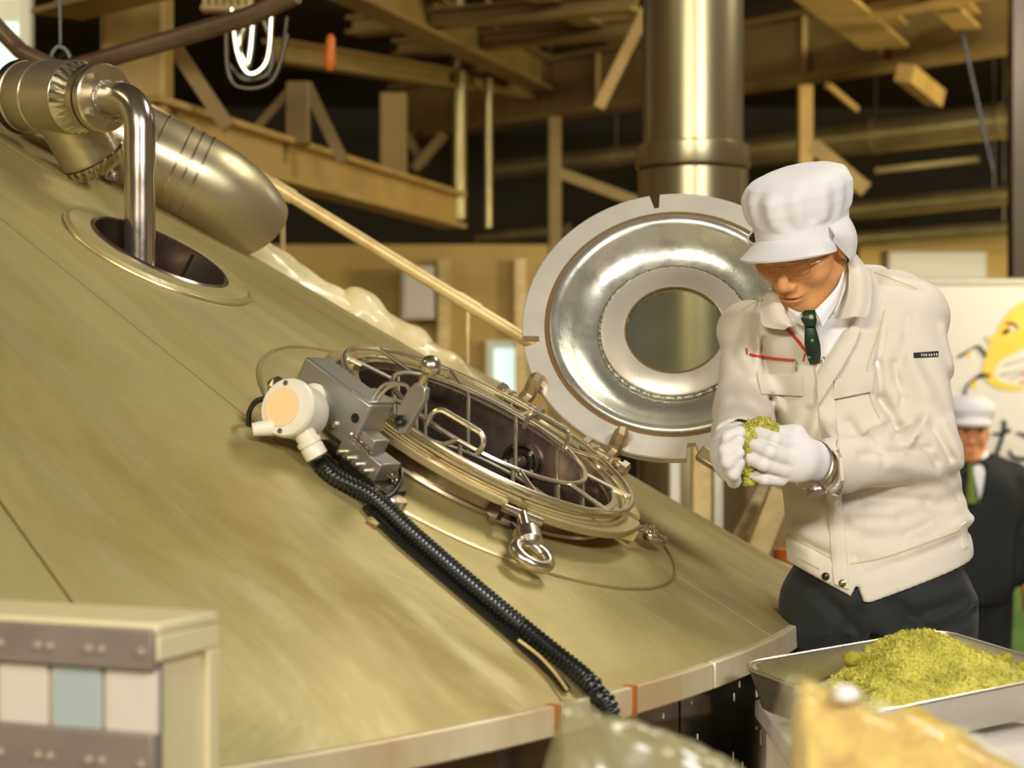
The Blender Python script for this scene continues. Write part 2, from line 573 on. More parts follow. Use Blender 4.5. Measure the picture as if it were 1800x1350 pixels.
def frame_at(px, py, h):
    """cone point whose lifted copy (h along the normal) appears at px,py"""
    t = np.array([px, py], float); p = t.copy()
    for _ in range(25):
        X = cone_hit(*p)
        p += t - proj(X + cone_n(X) * h)
    X = cone_hit(*p)
    n = cone_n(X)
    r = nrm(np.append(X[:2] - APEX[:2], 0))
    u = np.array([r[0] * CB, r[1] * CB, -SB])
    return X, n, u, np.cross(n, u)

# ------------------------------------------------------------------ brewing vessel
TANK = thing('brewing_tank', 'large conical stainless steel brewing tank with open manhole', 'tank', (TX, TY, ZL))
MO, MN, MU, MW = frame_at(860, 751, 0.068)      # manhole frame: origin on cone, normal, down-slope, away
VO, VN, VU, VW = frame_at(283, 441, 0.012)      # vent hole

def ang_of(px, py):
    X = cone_hit(px, py)
    return math.atan2(X[1] - TY, X[0] - TX)
seam1 = ang_of(480, 770)
seam2 = ang_of(1200, 1018)
step = seam2 - seam1
angs = [seam1 - step * 2, seam1 - step, seam1, seam2, seam2 + 1.1]
a = angs[-1]
while a < angs[0] + 2 * math.pi - 0.9:
    a += 0.75
    angs.append(a)
angs[-1] = angs[0] + 2 * math.pi
gap = 0.0022
cut1 = mk('cutter', lathe([(0.238, -0.2), (0.238, 0.2)], MO, MN, 64), None)
cut2 = mk('cutter', lathe([(0.130, -0.2), (0.130, 0.2)], VO, VN, 48), None)
def roof_panel(a0, a1):
    na = max(int((a1 - a0) / 0.035), 4)
    rs = np.linspace(0.25, R_RIM, 26)
    th = np.linspace(0, 1, na + 1)
    top, bot = [], []
    for r in rs:
        g = gap / r
        t = a0 + g + (a1 - a0 - 2 * g) * th
        P = np.stack([TX + r * np.cos(t), TY + r * np.sin(t), np.full_like(t, APEX[2] - TB * r)], -1)
        top.append(P)
    return sheet(np.array(top), 0.006, (0, 0, 1))
for i in range(len(angs) - 1):
    o = part(TANK, 'roof_panel', roof_panel(angs[i], angs[i + 1]), M['cone'], angle=30)
    if i in (1, 2, 3):
        boolean_cut(o, [cut1, cut2])
        o.data.polygons.foreach_set('use_smooth', [True] * len(o.data.polygons))
        o.data.set_sharp_from_angle(angle=math.radians(25))
bpy.data.objects.remove(cut1)
bpy.data.objects.remove(cut2)
part(TANK, 'roof_cap', lathe([(0.0, 0.06), (0.2, 0.03), (0.27, -0.14), (0.27, -0.16), (0.0, -0.1)], APEX, (0, 0, 1), 48), M['steel'])
# rim band in two lengths with a rusty joint, and wall sheets
ZR = APEX[2] - TB * R_RIM
def band(a0, a1, r0, r1, z0, z1, n=40):
    V, Fc = [], []
    for k in range(n + 1):
        t = a0 + (a1 - a0) * k / n
        for r, z in ((r0, z0), (r1, z0), (r1, z1), (r0, z1)):
            V.append((TX + r * math.cos(t), TY + r * math.sin(t), z))
    for k in range(n):
        for j in range(4):
            l = (j + 1) % 4
            Fc.append((k * 4 + j, k * 4 + l, k * 4 + 4 + l, k * 4 + 4 + j))
    Fc += [(0, 1, 2, 3), (n * 4, n * 4 + 3, n * 4 + 2, n * 4 + 1)]
    return np.array(V), Fc
def ang_z(px, py, z):
    y = (CAM[2] - z) * F_PX / (py - 675)
    X = W(px, py, y)
    return math.atan2(X[1] - TY, X[0] - TX)
aj = ang_of(1100, 1205)
ae = ang_of(1243, 1166)
j0 = ang_of(962, 1236)
bands = [(-2.9, j0 - 0.001), (j0 + 0.001, aj - 0.001), (aj + 0.001, ae), (ae + 0.003, 1.0), (1.003, 3.38)]
for b0, b1 in bands:
    part(TANK, 'rim_band', band(b0, b1, 2.772, 2.806, ZR - 0.036, ZR + 0.004, 60), M['rim'], angle=30, bev=0.003)
for aa in (aj, j0):
    part(TANK, 'rust_streak', band(aa - 0.0022, aa + 0.0022, 2.79, 2.8075, ZR - 0.036, ZR + 0.005, 2), M['rustspot'])
for b0, b1 in ((-2.9, -1.4), (-1.397, ae - 0.0015), (ae + 0.0015, 0.5), (0.503, 1.9), (1.903, 3.38)):
    part(TANK, 'wall_panel', band(b0, b1, 2.74, 2.752, ZL, ZR - 0.03, 50), M['wall'], angle=30)
part(TANK, 'wall_seam', band(ae - 0.002, ae + 0.002, 2.735, 2.742, ZL, ZR - 0.03, 2), M['darksteel'])
rng = np.random.default_rng(5)
gs = []
for k in range(46):     # dried splashes on the wall sheet
    t = ae + rng.uniform(-0.11, 0.20)
    z = ZR - 0.05 - rng.uniform(0, 0.35)
    h = rng.uniform(0.003, 0.010)
    X = np.array([TX + 2.7525 * math.cos(t), TY + 2.7525 * math.sin(t), z])
    e = np.array([-math.sin(t), math.cos(t), 0])
    gs.append(lathe([(0, 0.0012), (0.7, 0.0008), (1, -0.001)], (0, 0, 0), (0, 0, 1), 8))
    v, f = gs[-1]
    gs[-1] = (X + v[:, :1] * e * 0.0016 + v[:, 1:2] * np.array([0, 0, h]) + v[:, 2:] * np.array([math.cos(t), math.sin(t), 0]), f)
o = part(TANK, 'foam_splash', join(*gs), M['drop'])
o['kind'] = 'stuff'

# --- manhole: pad, weld, collar, flange
def disc_on_cone(O, N, U, Wd, r0, r1, h0, h1, squash=1.0, n=72, rings=8):
    V = []
    rs = np.linspace(r0, r1, rings)
    for i, r in enumerate(rs):
        for k in range(n):
            t = 2 * math.pi * k / n
            V.append(on_cone(O + U * r * math.cos(t) + Wd * r * squash * math.sin(t), h0 if i < rings - 1 else h1))
    Fc = [(i * n + k, i * n + (k + 1) % n, (i + 1) * n + (k + 1) % n, (i + 1) * n + k) for i in range(rings - 1) for k in range(n)]
    return np.array(V), Fc
part(TANK, 'reinforcing_pad', disc_on_cone(MO, MN, MU, MW, 0.236, 0.386, 0.004, 0.0), M['cone'])
part(TANK, 'pad_weld', tube([on_cone(MO + MU * 0.386 * math.cos(t) + MW * 0.386 * math.sin(t), 0.0015) for t in np.linspace(0, 2 * np.pi, 120, endpoint=False)], 0.0032, 6, True), M['flange'])
HF = 0.048
CR = 0.236
col = part(TANK, 'manhole_collar', lathe([(CR + 0.008, -0.01), (CR + 0.008, HF - 0.008), (CR, HF - 0.004), (CR, -0.11), (CR + 0.006, -0.11), (CR + 0.006, -0.02)], MO, MN, 96, closed=True), M['inner'])
part(TANK, 'collar_weld', tube([on_cone(MO + MU * (CR + 0.01) * math.cos(t) + MW * (CR + 0.01) * math.sin(t), 0.006) for t in np.linspace(0, 2 * np.pi, 120, endpoint=False)], 0.005, 6, True), M['steel'])
def notch_ring(O, N, U, Wd, R, Ri, h0, h1, notches, depth, n=360):
    V = []
    for k in range(n):
        t = 2 * math.pi * k / n
        ro = R
        for c, hw in notches:
            if abs((t - c + math.pi) % (2 * math.pi) - math.pi) < hw:
                ro = R - depth
        d = U * math.cos(t) + Wd * math.sin(t)
        for r, h in ((Ri, h1), (ro - 0.002, h1), (ro, h1 - 0.002), (ro, h0 + 0.002), (ro - 0.002, h0), (Ri, h0)):
            V.append(O + d * r + N * h)
    Fc = [(k * 6 + j, k * 6 + (j + 1) % 6, ((k + 1) % n) * 6 + (j + 1) % 6, ((k + 1) % n) * 6 + j) for k in range(n) for j in range(6)]
    return np.array(V), Fc
def mh_uv(px, py, h):
    d = np.array([(px - 900) / F_PX, 1, (675 - py) / F_PX])
    Pl = MO + MN * h
    t = np.dot(Pl - CAM, MN) / np.dot(d, MN)
    X = CAM + d * t
    return np.dot(X - MO, MU), np.dot(X - MO, MW)
def MH(u, wd, h):
    return MO + MU * u + MW * wd + MN * h
FR = 0.296
ub, wb = mh_uv(915, 893, HF)
bolt_ang = math.atan2(wb, ub)
ue, we = mh_uv(1142, 922, HF)
bolt_ang2 = math.atan2(we, ue)
part(TANK, 'manhole_flange', notch_ring(MO, MN, MU, MW, FR, CR, HF - 0.012, HF, [(bolt_ang, 0.055), (bolt_ang2, 0.055), (math.pi * 0.5, 0.05), (math.pi, 0.05)], 0.035), M['flange'], angle=40)
part(TANK, 'seal_lip', lathe([(CR, HF), (CR + 0.010, HF), (CR + 0.010, HF + 0.010), (CR, HF + 0.010)], MO, MN, 96, closed=True), M['steel'])
# --- vent hole: raised lip and pad
part(TANK, 'vent_pad', disc_on_cone(VO, VN, VU, VW, 0.128, 0.180, 0.010, 0.0), M['cone'])
part(TANK, 'vent_pad_weld', tube([on_cone(VO + VU * 0.18 * math.cos(t) + VW * 0.18 * math.sin(t), 0.002) for t in np.linspace(0, 2 * np.pi, 96, endpoint=False)], 0.0035, 6, True), M['flange'])
part(TANK, 'vent_collar', lathe([(0.134, -0.01), (0.134, 0.010), (0.129, 0.013), (0.126, 0.010), (0.126, -0.16), (0.130, -0.16)], VO, VN, 72, closed=True), M['inner'])
for dt in (0.0, 0.2, 0.9):
    t = 2.6 - dt
    part(TANK, 'vent_rib', rod(VO + (VU * math.cos(t) + VW * math.sin(t)) * 0.125 + VN * 0.005, VO + (VU * math.cos(t) + VW * math.sin(t)) * 0.125 - VN * 0.15, 0.003, 6), M['darksteel'])
# round port on the far inner wall of the manhole
dd = np.array([(918 - 900) / F_PX, 1, (675 - 812) / F_PX])
best = None
for t in np.linspace(2.9, 4.0, 1101):
    X = CAM + dd * t
    q = X - MO
    if math.hypot(np.dot(q, MU), np.dot(q, MW)) > CR - 0.002 and np.dot(q, MW) > 0:
        best = X; break
if best is not None:
    q = best - MO
    rad = nrm(MU * np.dot(q, MU) + MW * np.dot(q, MW))
    pr_ = part(TANK, 'inner_port', lathe([(0.0, 0.010), (0.014, 0.012), (0.016, 0.006), (0.024, 0.006), (0.030, 0.011), (0.036, 0.010), (0.038, -0.004)], best, -rad, 28), M['darksteel'])
    part(TANK, 'port_fitting', lathe([(0.0, 0.03), (0.010, 0.03), (0.011, 0.01), (0.013, 0.0)], best - rad * 0.008, -rad, 12), M['bolt'], parent=pr_)
    for k in range(5):
        t = k * 1.256 + 0.3
        e1, e2, _ = basis(-rad)
        part(TANK, 'port_bolt', lathe([(0.005, 0), (0.005, 0.006), (0, 0.007)], best - rad * 0.009 + (e1 * math.cos(t) + e2 * math.sin(t)) * 0.028, -rad, 6), M['bolt'], parent=pr_)

# --- swing eye bolts on the flange
def eye_bolt(px0, py0, px1, py1, h0, h1, sc, label, yaw=None):
    A = MO + MN * 0.0
    u0, w0 = mh_uv(px0, py0, h0)
    u1, w1 = mh_uv(px1, py1, h1)
    p0, p1 = MH(u0, w0, h0), MH(u1, w1, h1)
    d = nrm(p1 - p0)
    L = np.linalg.norm(p1 - p0)
    R = thing('eye_bolt', label, 'bolt', p1)
    part(R, 'shank', lathe([(0.0, 0), (0.0075 * sc, 0), (0.0075 * sc, L * 0.5), (0.009 * sc, L * 0.5), (0.009 * sc, L * 0.55)], p0, d, 16), M['bolt'])
    part(R, 'nut', lathe([(0.010 * sc, 0), (0.018 * sc, 0.002), (0.018 * sc, L * 0.30), (0.012 * sc, L * 0.36)], p0 + d * L * 0.5, d, 20), M['bolt'])
    side = nrm(np.cross(d, MN * 0.9 + MW * -0.3))
    up = nrm(np.cross(side, d))
    c = p1 + d * 0.006
    e1, e2 = d, nrm(np.cross(MN, d) if yaw is None else yaw)
    ring = [c + e1 * 0.021 * sc * math.cos(t) + e2 * 0.023 * sc * math.sin(t) for t in np.linspace(0, 2 * np.pi, 40, endpoint=False)]
    part(R, 'eye_ring', tube(ring, 0.0085 * sc, 12, True), M['bolt'])
    part(R, 'pivot_pin', cyl(p0 - e2 * 0.028 * sc, p0 + e2 * 0.028 * sc, 0.006 * sc, 12), M['bolt'])
    return R
eye_bolt(918, 905, 934, 972, 0.040, 0.020, 1.2, 'large steel eye bolt hanging from the near side of the manhole flange')
eye_bolt(1128, 928, 1150, 942, 0.036, 0.030, 0.8, 'smaller steel eye bolt at the right-hand end of the manhole flange', yaw=MW)
def lug(px, py, h, t, label):
    u0, w0 = mh_uv(px, py, h)
    rr = math.atan2(w0, u0)
    dr = MU * math.cos(rr) + MW * math.sin(rr)
    tg = -MU * math.sin(rr) + MW * math.cos(rr)
    c = MO + dr * (CR + 0.008)
    poly = [c + MN * 0.005, c + dr * 0.03 + MN * 0.008, c + dr * 0.055 + MN * 0.016, c + dr * 0.056 + MN * (HF - 0.014), c + MN * (HF - 0.013)]
    return prism(np.array(poly) + tg * t, tg * 0.008)
for t in (-0.026, 0.018):
    part(TANK, 'swing_bolt_lug', lug(915, 893, HF, t, ''), M['darksteel'], angle=30)
    part(TANK, 'swing_bolt_lug', lug(1142, 922, HF, t, ''), M['flange'], angle=30)

# ------------------------------------------------------------------ manhole grate
GR = thing('manhole_grate', 'round wire safety grate with two loop handles set in the manhole', 'grate', MO + MN * 0.1)
HG = 0.068
def mring(r, h, n=96, cu=0, cw=0):
    return [MH(cu + r * math.cos(t), cw + r * math.sin(t), h) for t in np.linspace(0, 2 * np.pi, n, endpoint=False)]
part(GR, 'outer_ring', tube(mring(0.268, HG), 0.0045, 10, True), M['rod'])
part(GR, 'lower_ring', tube(mring(0.260, 0.056), 0.0040, 8, True), M['rod'])
RI = 0.180
part(GR, 'inner_ring', tube(mring(RI, HG), 0.0046, 10, True), M['rod'])
for k in range(10):
    t = math.radians(-8 + 36 * k)
    part(GR, 'spoke', rod(MH(RI * math.cos(t), RI * math.sin(t), HG), MH(0.268 * math.cos(t), 0.268 * math.sin(t), HG), 0.0042), M['rod'])
for k in range(12):
    t = math.radians(12 + 30 * k)
    for r, l in ((RI, 0.11),):
        p = MH(r * math.cos(t), r * math.sin(t), HG)
        e = p + np.array([0, 0, -l])
        part(GR, 'hanging_bar', rod(p, e, 0.0036), M['rod'])
part(GR, 'basket_ring', tube([p + np.array([0, 0, -0.11]) for p in mring(RI, HG)], 0.0038, 8, True), M['rod'])
def handle(pa, pb, up):
    (ua, wa), (ub_, wb_) = mh_uv(*pa, HG), mh_uv(*pb, HG)
    A, B = MH(ua, wa, HG), MH(ub_, wb_, HG)
    d = (B - A)
    pts = [A, A + MN * up * 0.6 + d * 0.0, A + MN * up * 0.95 + d * 0.10, A + MN * up + d * 0.25, A + MN * up + d * 0.75, A + MN * up * 0.95 + d * 0.90, B + MN * up * 0.6, B]
    part(GR, 'loop_handle', tube(spline(pts, 5), 0.0048, 8), M['rod'])
handle((750, 747), (839, 800), 0.034)
handle((920, 752), (990, 792), 0.034)

# ------------------------------------------------------------------ hinged lid
DEL = math.radians(33)
LU = MU
LD = MN * math.cos(DEL) + MW * math.sin(DEL)         # from hinge up along the lid
LN = -MW * math.cos(DEL) + MN * math.sin(DEL)        # inner face, towards the viewer
LO = None
tgt = np.array([1186, 564.0])
best = None
for du in np.linspace(-0.05, 0.12, 35):
    for k in np.linspace(0.30, 0.46, 33):
        c = MO + MN * HF + MW * 0.318 + MU * du + LD * k
        e = np.abs(proj(c) - tgt).sum()
        if best is None or e < best[0]:
            best = (e, c, du, k)
LO = best[1]
HUp = best[2]
LR = 0.285
def lth(px, py):
    d = np.array([(px - 900) / F_PX, 1, (675 - py) / F_PX])
    t = np.dot(LO - CAM, LN) / np.dot(d, LN)
    q = CAM + d * t - LO
    return math.atan2(np.dot(q, LD), np.dot(q, LU))
LID = thing('manhole_hatch', 'open round steel manhole lid with glass sight window standing on its hinge', 'lid', LO - LD * 0.33)
part(LID, 'lid_ring', notch_ring(LO, LN, LU, LD, LR, 0.2426, -0.022, 0.0, [(lth(1150, 342), 0.022), (lth(928, 600), 0.035), (lth(1216, 786), 0.03)], 0.030), M['lid'], angle=40)
part(LID, 'gasket', lathe([(0.2426, -0.012), (0.2426, -0.004), (0.2383, -0.002), (0.2340, -0.004), (0.2340, -0.012)], LO, LN, 96, closed=True), M['gasket'])
part(LID, 'dish', lathe([(0.2340, -0.010), (0.2340, 0.000), (0.2311, 0.003), (0.2215, 0.002), (0.2137, -0.004), (0.1974, -0.022), (0.1781, -0.036), (0.1589, -0.043), (0.1415, -0.045), (0.1415, -0.060), (0.1829, -0.052), (0.2263, -0.02)], LO, LN, 96, closed=True), M['dish'], angle=60)
rngw = np.random.default_rng(2)
tt = np.linspace(0, 2 * np.pi, 110, endpoint=False)
part(LID, 'weld_bead', tube([LO + LN * -0.042 + (LU * math.cos(t) + LD * math.sin(t)) * 0.1411 for t in tt], 0.0045 + 0.001 * np.sin(tt * 40), 8, True), M['weld'])
part(LID, 'window_ring', lathe([(0.1386, -0.05), (0.1386, -0.035), (0.1358, -0.033), (0.0963, -0.031), (0.0934, -0.034), (0.0934, -0.05)], LO, LN, 96, closed=True), M['lid'], angle=40)
part(LID, 'window_gasket', lathe([(0.0939, -0.036), (0.0939, -0.033), (0.0905, -0.033), (0.0905, -0.036)], LO, LN, 72, closed=True), M['gasket'])
part(LID, 'sight_glass', lathe([(0.0000, -0.040), (0.0920, -0.040), (0.0920, -0.050), (0.0000, -0.050)], LO, LN, 64), M['glass'])
# hinges
for px, py in ((936, 716), (1068, 812)):
    u0, w0 = mh_uv(px, py, HF)
    du = u0
    base = MO + MU * du + MW * 0.305 + MN * HF
    H = part(LID, 'hinge_arm', tube(spline([base + MN * 0.004, base + MW * 0.022 + MN * 0.028, base + MW * 0.02 + MN * 0.06, LO + LU * (du - HUp) + LD * -math.sqrt(max(0.275 ** 2 - (du - HUp) ** 2, 0.01)) - LN * 0.026], 6), [0.014] * 18 + [0.012], 8), M['rust'])
    part(LID, 'hinge_pin', cyl(base - MU * 0.045 + MN * 0.012, base + MU * 0.045 + MN * 0.012, 0.009, 14), M['rust'], parent=H)
    for s in (-1, 1):
        part(LID, 'hinge_nut', lathe([(0.0, 0), (0.015, 0), (0.015, 0.012), (0.012, 0.013), (0.0, 0.013)], base + MU * s * 0.036 + MN * 0.012, MU * s, 6), M['bolt'], parent=H)
        part(TANK, 'hinge_lug', box(base + MU * s * 0.022 + MN * 0.004 - MW * 0.01, MU, MW, MN, 0.01, 0.045, 0.036), M['rust'], bev=0.003)
# stub arm beside the lower right notch
p = LO + (LU * math.cos(lth(1240, 772)) + LD * math.sin(lth(1240, 772))) * 0.293 - LN * 0.005
part(LID, 'lid_stop', box(p, LU, LD, LN, 0.05, 0.028, 0.018), M['rust'], bev=0.004)
# ------------------------------------------------------------------ lid interlock switch on the tank
def local(px, py, h):
    X, n, u, wd = frame_at(px, py, h)
    return X + n * h, n, u, wd
SWC, sn, su, sw = local(597, 708, 0.078)
BOX = thing('interlock_switch_box', 'grey sheet metal switch box bolted beside the manhole', 'switch box', SWC - sn * 0.07)
bd = (0.146, 0.056, 0.078)
nh = part(BOX, 'housing', box(SWC, su, sw, sn, *bd), M['grey'], bev=0.004)
part(BOX, 'cover_plate', box(SWC + sn * 0.040 + su * 0.050, su, sw, sn, 0.042, 0.060, 0.006), M['grey'], bev=0.0015)
def front(px, py, y_off=-0.0285):
    """point on the camera-side face of the switch box"""
    d = np.array([(px - 900) / F_PX, 1, (675 - py) / F_PX])
    Pl = SWC + sw * y_off
    t = np.dot(Pl - CAM, sw) / np.dot(d, sw)
    return CAM + d * t
part(BOX, 'round_hole', lathe([(0.0, 0.0), (0.0075, 0.0), (0.0075, -0.004), (0.0, -0.004)], front(624, 735), -sw, 20), M['black'], label='black hole in the side of the box')
part(BOX, 'side_screw', lathe([(0.006, 0), (0.006, 0.004), (0.0, 0.006)], front(588, 746), -sw, 8), M['bolt'])
# bracket block with screws
BC = SWC + su * 0.092 - sn * 0.042 - sw * 0.004
part(BOX, 'bracket_block', box(BC, su, sw, sn, 0.082, 0.050, 0.030), M['grey'], bev=0.002)
part(BOX, 'bracket_step', box(BC + sn * 0.024 - su * 0.005, su, sw, sn, 0.030, 0.036, 0.026), M['grey'], bev=0.002)
part(BOX, 'mount_plate', box(BC - sn * 0.022 + su * 0.020, su, sw, sn, 0.105, 0.046, 0.016), M['darksteel'], bev=0.003)
part(BOX, 'mount_foot', box(BC - sn * 0.036 - su * 0.06 + sw * 0.01, su, sw, sn, 0.06, 0.03, 0.03), M['darksteel'], bev=0.002)
for k in range(4):
    part(BOX, 'bracket_screw', lathe([(0.0042, 0), (0.0042, 0.012), (0.003, 0.013), (0, 0.013)], BC + su * (-0.030 + 0.018 * k) - sw * 0.024 - sn * 0.006, -sw, 8), M['bolt'])
part(BOX, 'mount_nut', lathe([(0.008, 0), (0.008, 0.006), (0.004, 0.007), (0.004, 0.014), (0, 0.014)], BC - sn * 0.022 + su * 0.052 - sw * 0.022, -sw, 6), M['bolt'])
# hook ring near the lever
for k, (o1, o2) in enumerate(((0.0, 0.0), (0.008, -0.012))):
    pts = spline([SWC + su * (0.050 + o1) + sn * 0.035, SWC + su * (0.055 + o1) + sn * 0.065 + sw * 0.01, SWC + su * 0.085 + sn * 0.078 + sw * 0.02, SWC + su * 0.11 + sn * (0.06 + o2) + sw * 0.015], 6)
    part(BOX, 'wire_hook', tube(pts, 0.003, 6), M['rod'])
# lever with a ball knob
lev = thing('lock_lever', 'steel locking lever with a round ball knob beside the grate', 'lever', SWC + su * 0.08)
d0 = front(700, 745, 0.004)
LP = [(696, 722), (717, 683), (730, 672), (748, 682), (746, 702), (711, 762), (700, 765)]
part(lev, 'lever_plate', prism([front(*q, 0.004) for q in LP], sw * 0.012), M['grey'], bev=0.002)
part(lev, 'stem', cyl(front(738, 680, 0.010), front(751, 655, 0.010), 0.006, 14), M['bolt'])
bc = front(757, 644, 0.010)
part(lev, 'ball_knob', lathe([(0.0165 * math.sin(t), -0.0165 * math.cos(t)) for t in np.linspace(0, np.pi, 15)], bc, nrm(bc - front(738, 680, 0.010)), 24), M['bolt'])
part(lev, 'bushing', lathe([(0.009, 0), (0.009, 0.005), (0.005, 0.005), (0.005, 0)], front(705, 740, 0.002), -sw, 18, closed=True), M['black_rubber'])
# round junction box
jc = W(514, 720, S(508, 716)[1] - 0.19)
ja = nrm(np.array([-0.42, -0.88, 0.22]))
JB = thing('junction_box', 'round white plastic junction box with a faded orange sticker', 'junction box', jc - np.array([0, 0, 0.05]))
part(JB, 'housing', lathe([(0, -0.045), (0.034, -0.045), (0.041, -0.036), (0.043, 0.004), (0.0, 0.004)], jc, ja, 40), M['white_plastic'])
part(JB, 'cover', lathe([(0.043, 0.004), (0.0445, 0.007), (0.0445, 0.014), (0.042, 0.018), (0.0, 0.020)], jc, ja, 40), M['white_plastic'])
e1, e2, _ = basis(ja)
part(JB, 'sticker', lathe([(0.0, 0.0205), (0.029, 0.0202), (0.029, 0.0194), (0.0, 0.019)], jc + e2 * 0.006, ja, 28), M['sticker'])
for s in (-1, 1):
    part(JB, 'cover_screw', lathe([(0.004, 0.018), (0.004, 0.021), (0, 0.0215)], jc + e1 * 0.036 * s + e2 * 0.004, ja, 10), M['bolt'])
part(JB, 'side_plug', cyl(jc - e1 * 0.026 - np.array([0.024, 0, 0]), jc - e1 * 0.034 - np.array([0.054, 0.005, -0.004]), 0.013, 16, 0.010), M['white_plastic'])
g0 = W(532, 756, jc[1] - 0.008); g1 = W(560, 808, jc[1] - 0.006)
gd = nrm(g1 - g0)
part(JB, 'cable_gland', lathe([(0.016, -0.012), (0.016, 0.016), (0.0185, 0.017), (0.0185, 0.024), (0.016, 0.025), (0.0175, 0.028), (0.0175, 0.044), (0.013, 0.046)], g0, gd, 20), M['white_plastic'])
dn = W(487, 680, jc[1] + 0.09)
part(JB, 'dome_nut', lathe([(0.016, -0.01), (0.016, 0.0), (0.0115, 0.0115), (0.0, 0.016)], dn, nrm((-0.3, -0.6, 0.8)), 18), M['bolt'])
pts = spline([W(472, 700, jc[1] + 0.03), W(450, 706, jc[1] + 0.03), W(438, 726, jc[1] + 0.04), W(438, 756, jc[1] + 0.05)], 6)
part(JB, 'earth_wire', tube(pts, 0.0042, 8), M['black_rubber'])
part(JB, 'mount_neck', cyl(jc - ja * 0.04, SWC - su * 0.03 - sw * 0.02, 0.020, 20), M['white_plastic'])
# corrugated conduit
k3 = S(648, 892, 0.016)
cp = [g1 - gd * 0.006, g1 + gd * 0.010, W(592, 842, g1[1] * 0.55 + k3[1] * 0.45), k3] + [S(x, y, 0.0155) for x, y in ((720, 958), (800, 1028), (880, 1095), (950, 1152), (1000, 1192), (1030, 1220))]
e = S(1042, 1232, 0.012)
cp += [e, e + np.array([0.022, -0.022, -0.06]), e + np.array([0.022, -0.022, -0.4])]
P = spline(cp, 30)
seg = np.linalg.norm(np.diff(P, axis=0), axis=1)
s = np.concatenate([[0], np.cumsum(seg)])
ns = int(s[-1] / 0.0019)
si = np.linspace(0, s[-1], ns)
P = np.stack([np.interp(si, s, P[:, k]) for k in range(3)], -1)
rad = 0.0122 + 0.0018 * np.clip(np.sin(si / 0.0076 * 2 * np.pi) * 2.2, -1, 1)
single('corrugated_conduit', tube(P, rad, 12), M['black_rubber'], 'ribbed black cable conduit running down the cone to the tank rim', 'conduit', angle=80)
cp2 = [S(x, y, 0.006) for x, y in ((640, 898), (665, 925), (716, 972), (812, 1053), (905, 1133), (962, 1185), (994, 1218))]
single('side_cable', tube(spline(cp2, 10), 0.0055, 8), M['black_rubber'], 'thin black cable lying beside the ribbed conduit', 'cable')
cp3 = [S(x, y, 0.012) for x, y in ((905, 1138), (940, 1165), (968, 1195), (990, 1225))]
single('yellow_wire', tube(spline(cp3, 8), 0.0022, 6), M['cream_pipe'], 'thin pale yellow wire along the lower end of the conduit', 'wire')
for k, (x, y) in enumerate(((655, 922), (918, 1140))):
    q = S(x, y, 0.004)
    single('cable_clip', box(q, MU, MW, MN, 0.02, 0.012, 0.008), M['rust'], ['small rusty clip at the upper half of the conduit', 'small rusty clip near the lower end of the conduit'][k], 'clip', bev=0.002)
# looped cable, chain and cap
lp = [W(572, 802, 2.82), W(600, 830, 2.77), W(640, 866, 2.735), W(676, 875, 2.74), W(700, 853, 2.78), W(704, 828, 2.82), W(690, 806, 2.86)]
single('looped_cable', tube(spline(lp, 8), 0.0042, 8), M['black_rubber'], 'black cable looping below the switch box', 'cable')
c0 = BC + sn * 0.036 - sw * 0.050 - su * 0.010
c1 = S(684, 872, 0.026)
CH = thing('safety_chain', 'short steel chain hanging from the switch bracket', 'chain', c1)
nl = 17
for k in range(nl):
    t = (k + 0.5) / nl
    c = c0 + (c1 - c0) * t
    ax = nrm(c1 - c0)
    sd = basis(ax)[k % 2]
    ring = [c + ax * 0.0062 * math.cos(a) + sd * 0.0038 * math.sin(a) for a in np.linspace(0, 2 * np.pi, 12, endpoint=False)]
    part(CH, 'chain_link', tube(ring, 0.0016, 5, True), M['bolt'])
capc, capn, _, _ = local(690, 893, 0.0)
single('round_cap', lathe([(0.0175, 0.0), (0.0175, 0.014), (0.0155, 0.018), (0.0, 0.0195)], capc, capn, 28), M['bolt'], 'shiny round steel cap on the manhole pad below the chain', 'cap')
for px, py in ((250, 1145), (355, 1290), (615, 975)):
    pass

# ------------------------------------------------------------------ clad pipework at the upper left
ax_ = nrm(np.array([0.76, -0.62, -0.10]))
FP = W(186, 172, 3.50)
VP = thing('vent_pipe', 'bare steel pipe bending down from a bolted flange into the vent hole', 'pipe', FP - np.array([0, 0, 0.4]))
vx = FP + ax_ * 0.098
zlow = W(256, 560, vx[1])[2]
el = [FP, FP + ax_ * 0.03]
R_ = 0.062
cc = FP + ax_ * 0.036 + np.array([0, 0, -R_])
hd = nrm(np.array([ax_[0], ax_[1], 0]))
for a in np.linspace(0, np.pi / 2, 12):
    el.append(cc + hd * R_ * math.sin(a) + np.array([0, 0, R_ * math.cos(a)]))
el += [el[-1] + np.array([0, 0, -0.1]), el[-1] + np.array([0, 0, -0.42])]
part(VP, 'elbow_pipe', tube(el, 0.0285, 28), M['pipe'], angle=50)
fl = part(VP, 'outer_flange', lathe([(0.0, 0.0), (0.064, 0.0), (0.064, 0.014), (0.061, 0.017), (0.0, 0.017)], FP - ax_ * 0.017, ax_, 48), M['steel'])
part(VP, 'flange_gasket', lathe([(0.0, 0.0), (0.058, 0.0), (0.058, 0.006), (0.0, 0.006)], FP - ax_ * 0.023, ax_, 40), M['black_rubber'])
part(VP, 'inner_flange', lathe([(0.0, 0.0), (0.064, 0.0), (0.064, 0.016), (0.0, 0.016)], FP - ax_ * 0.039, ax_, 48), M['steel'])
part(VP, 'pipe_weld', tube([FP + ax_ * 0.002 + (basis(ax_)[0] * math.cos(t) + basis(ax_)[1] * math.sin(t)) * 0.030 for t in np.linspace(0, 2 * np.pi, 40, endpoint=False)], 0.003, 6, True), M['weld'])
e1, e2, _ = basis(ax_)
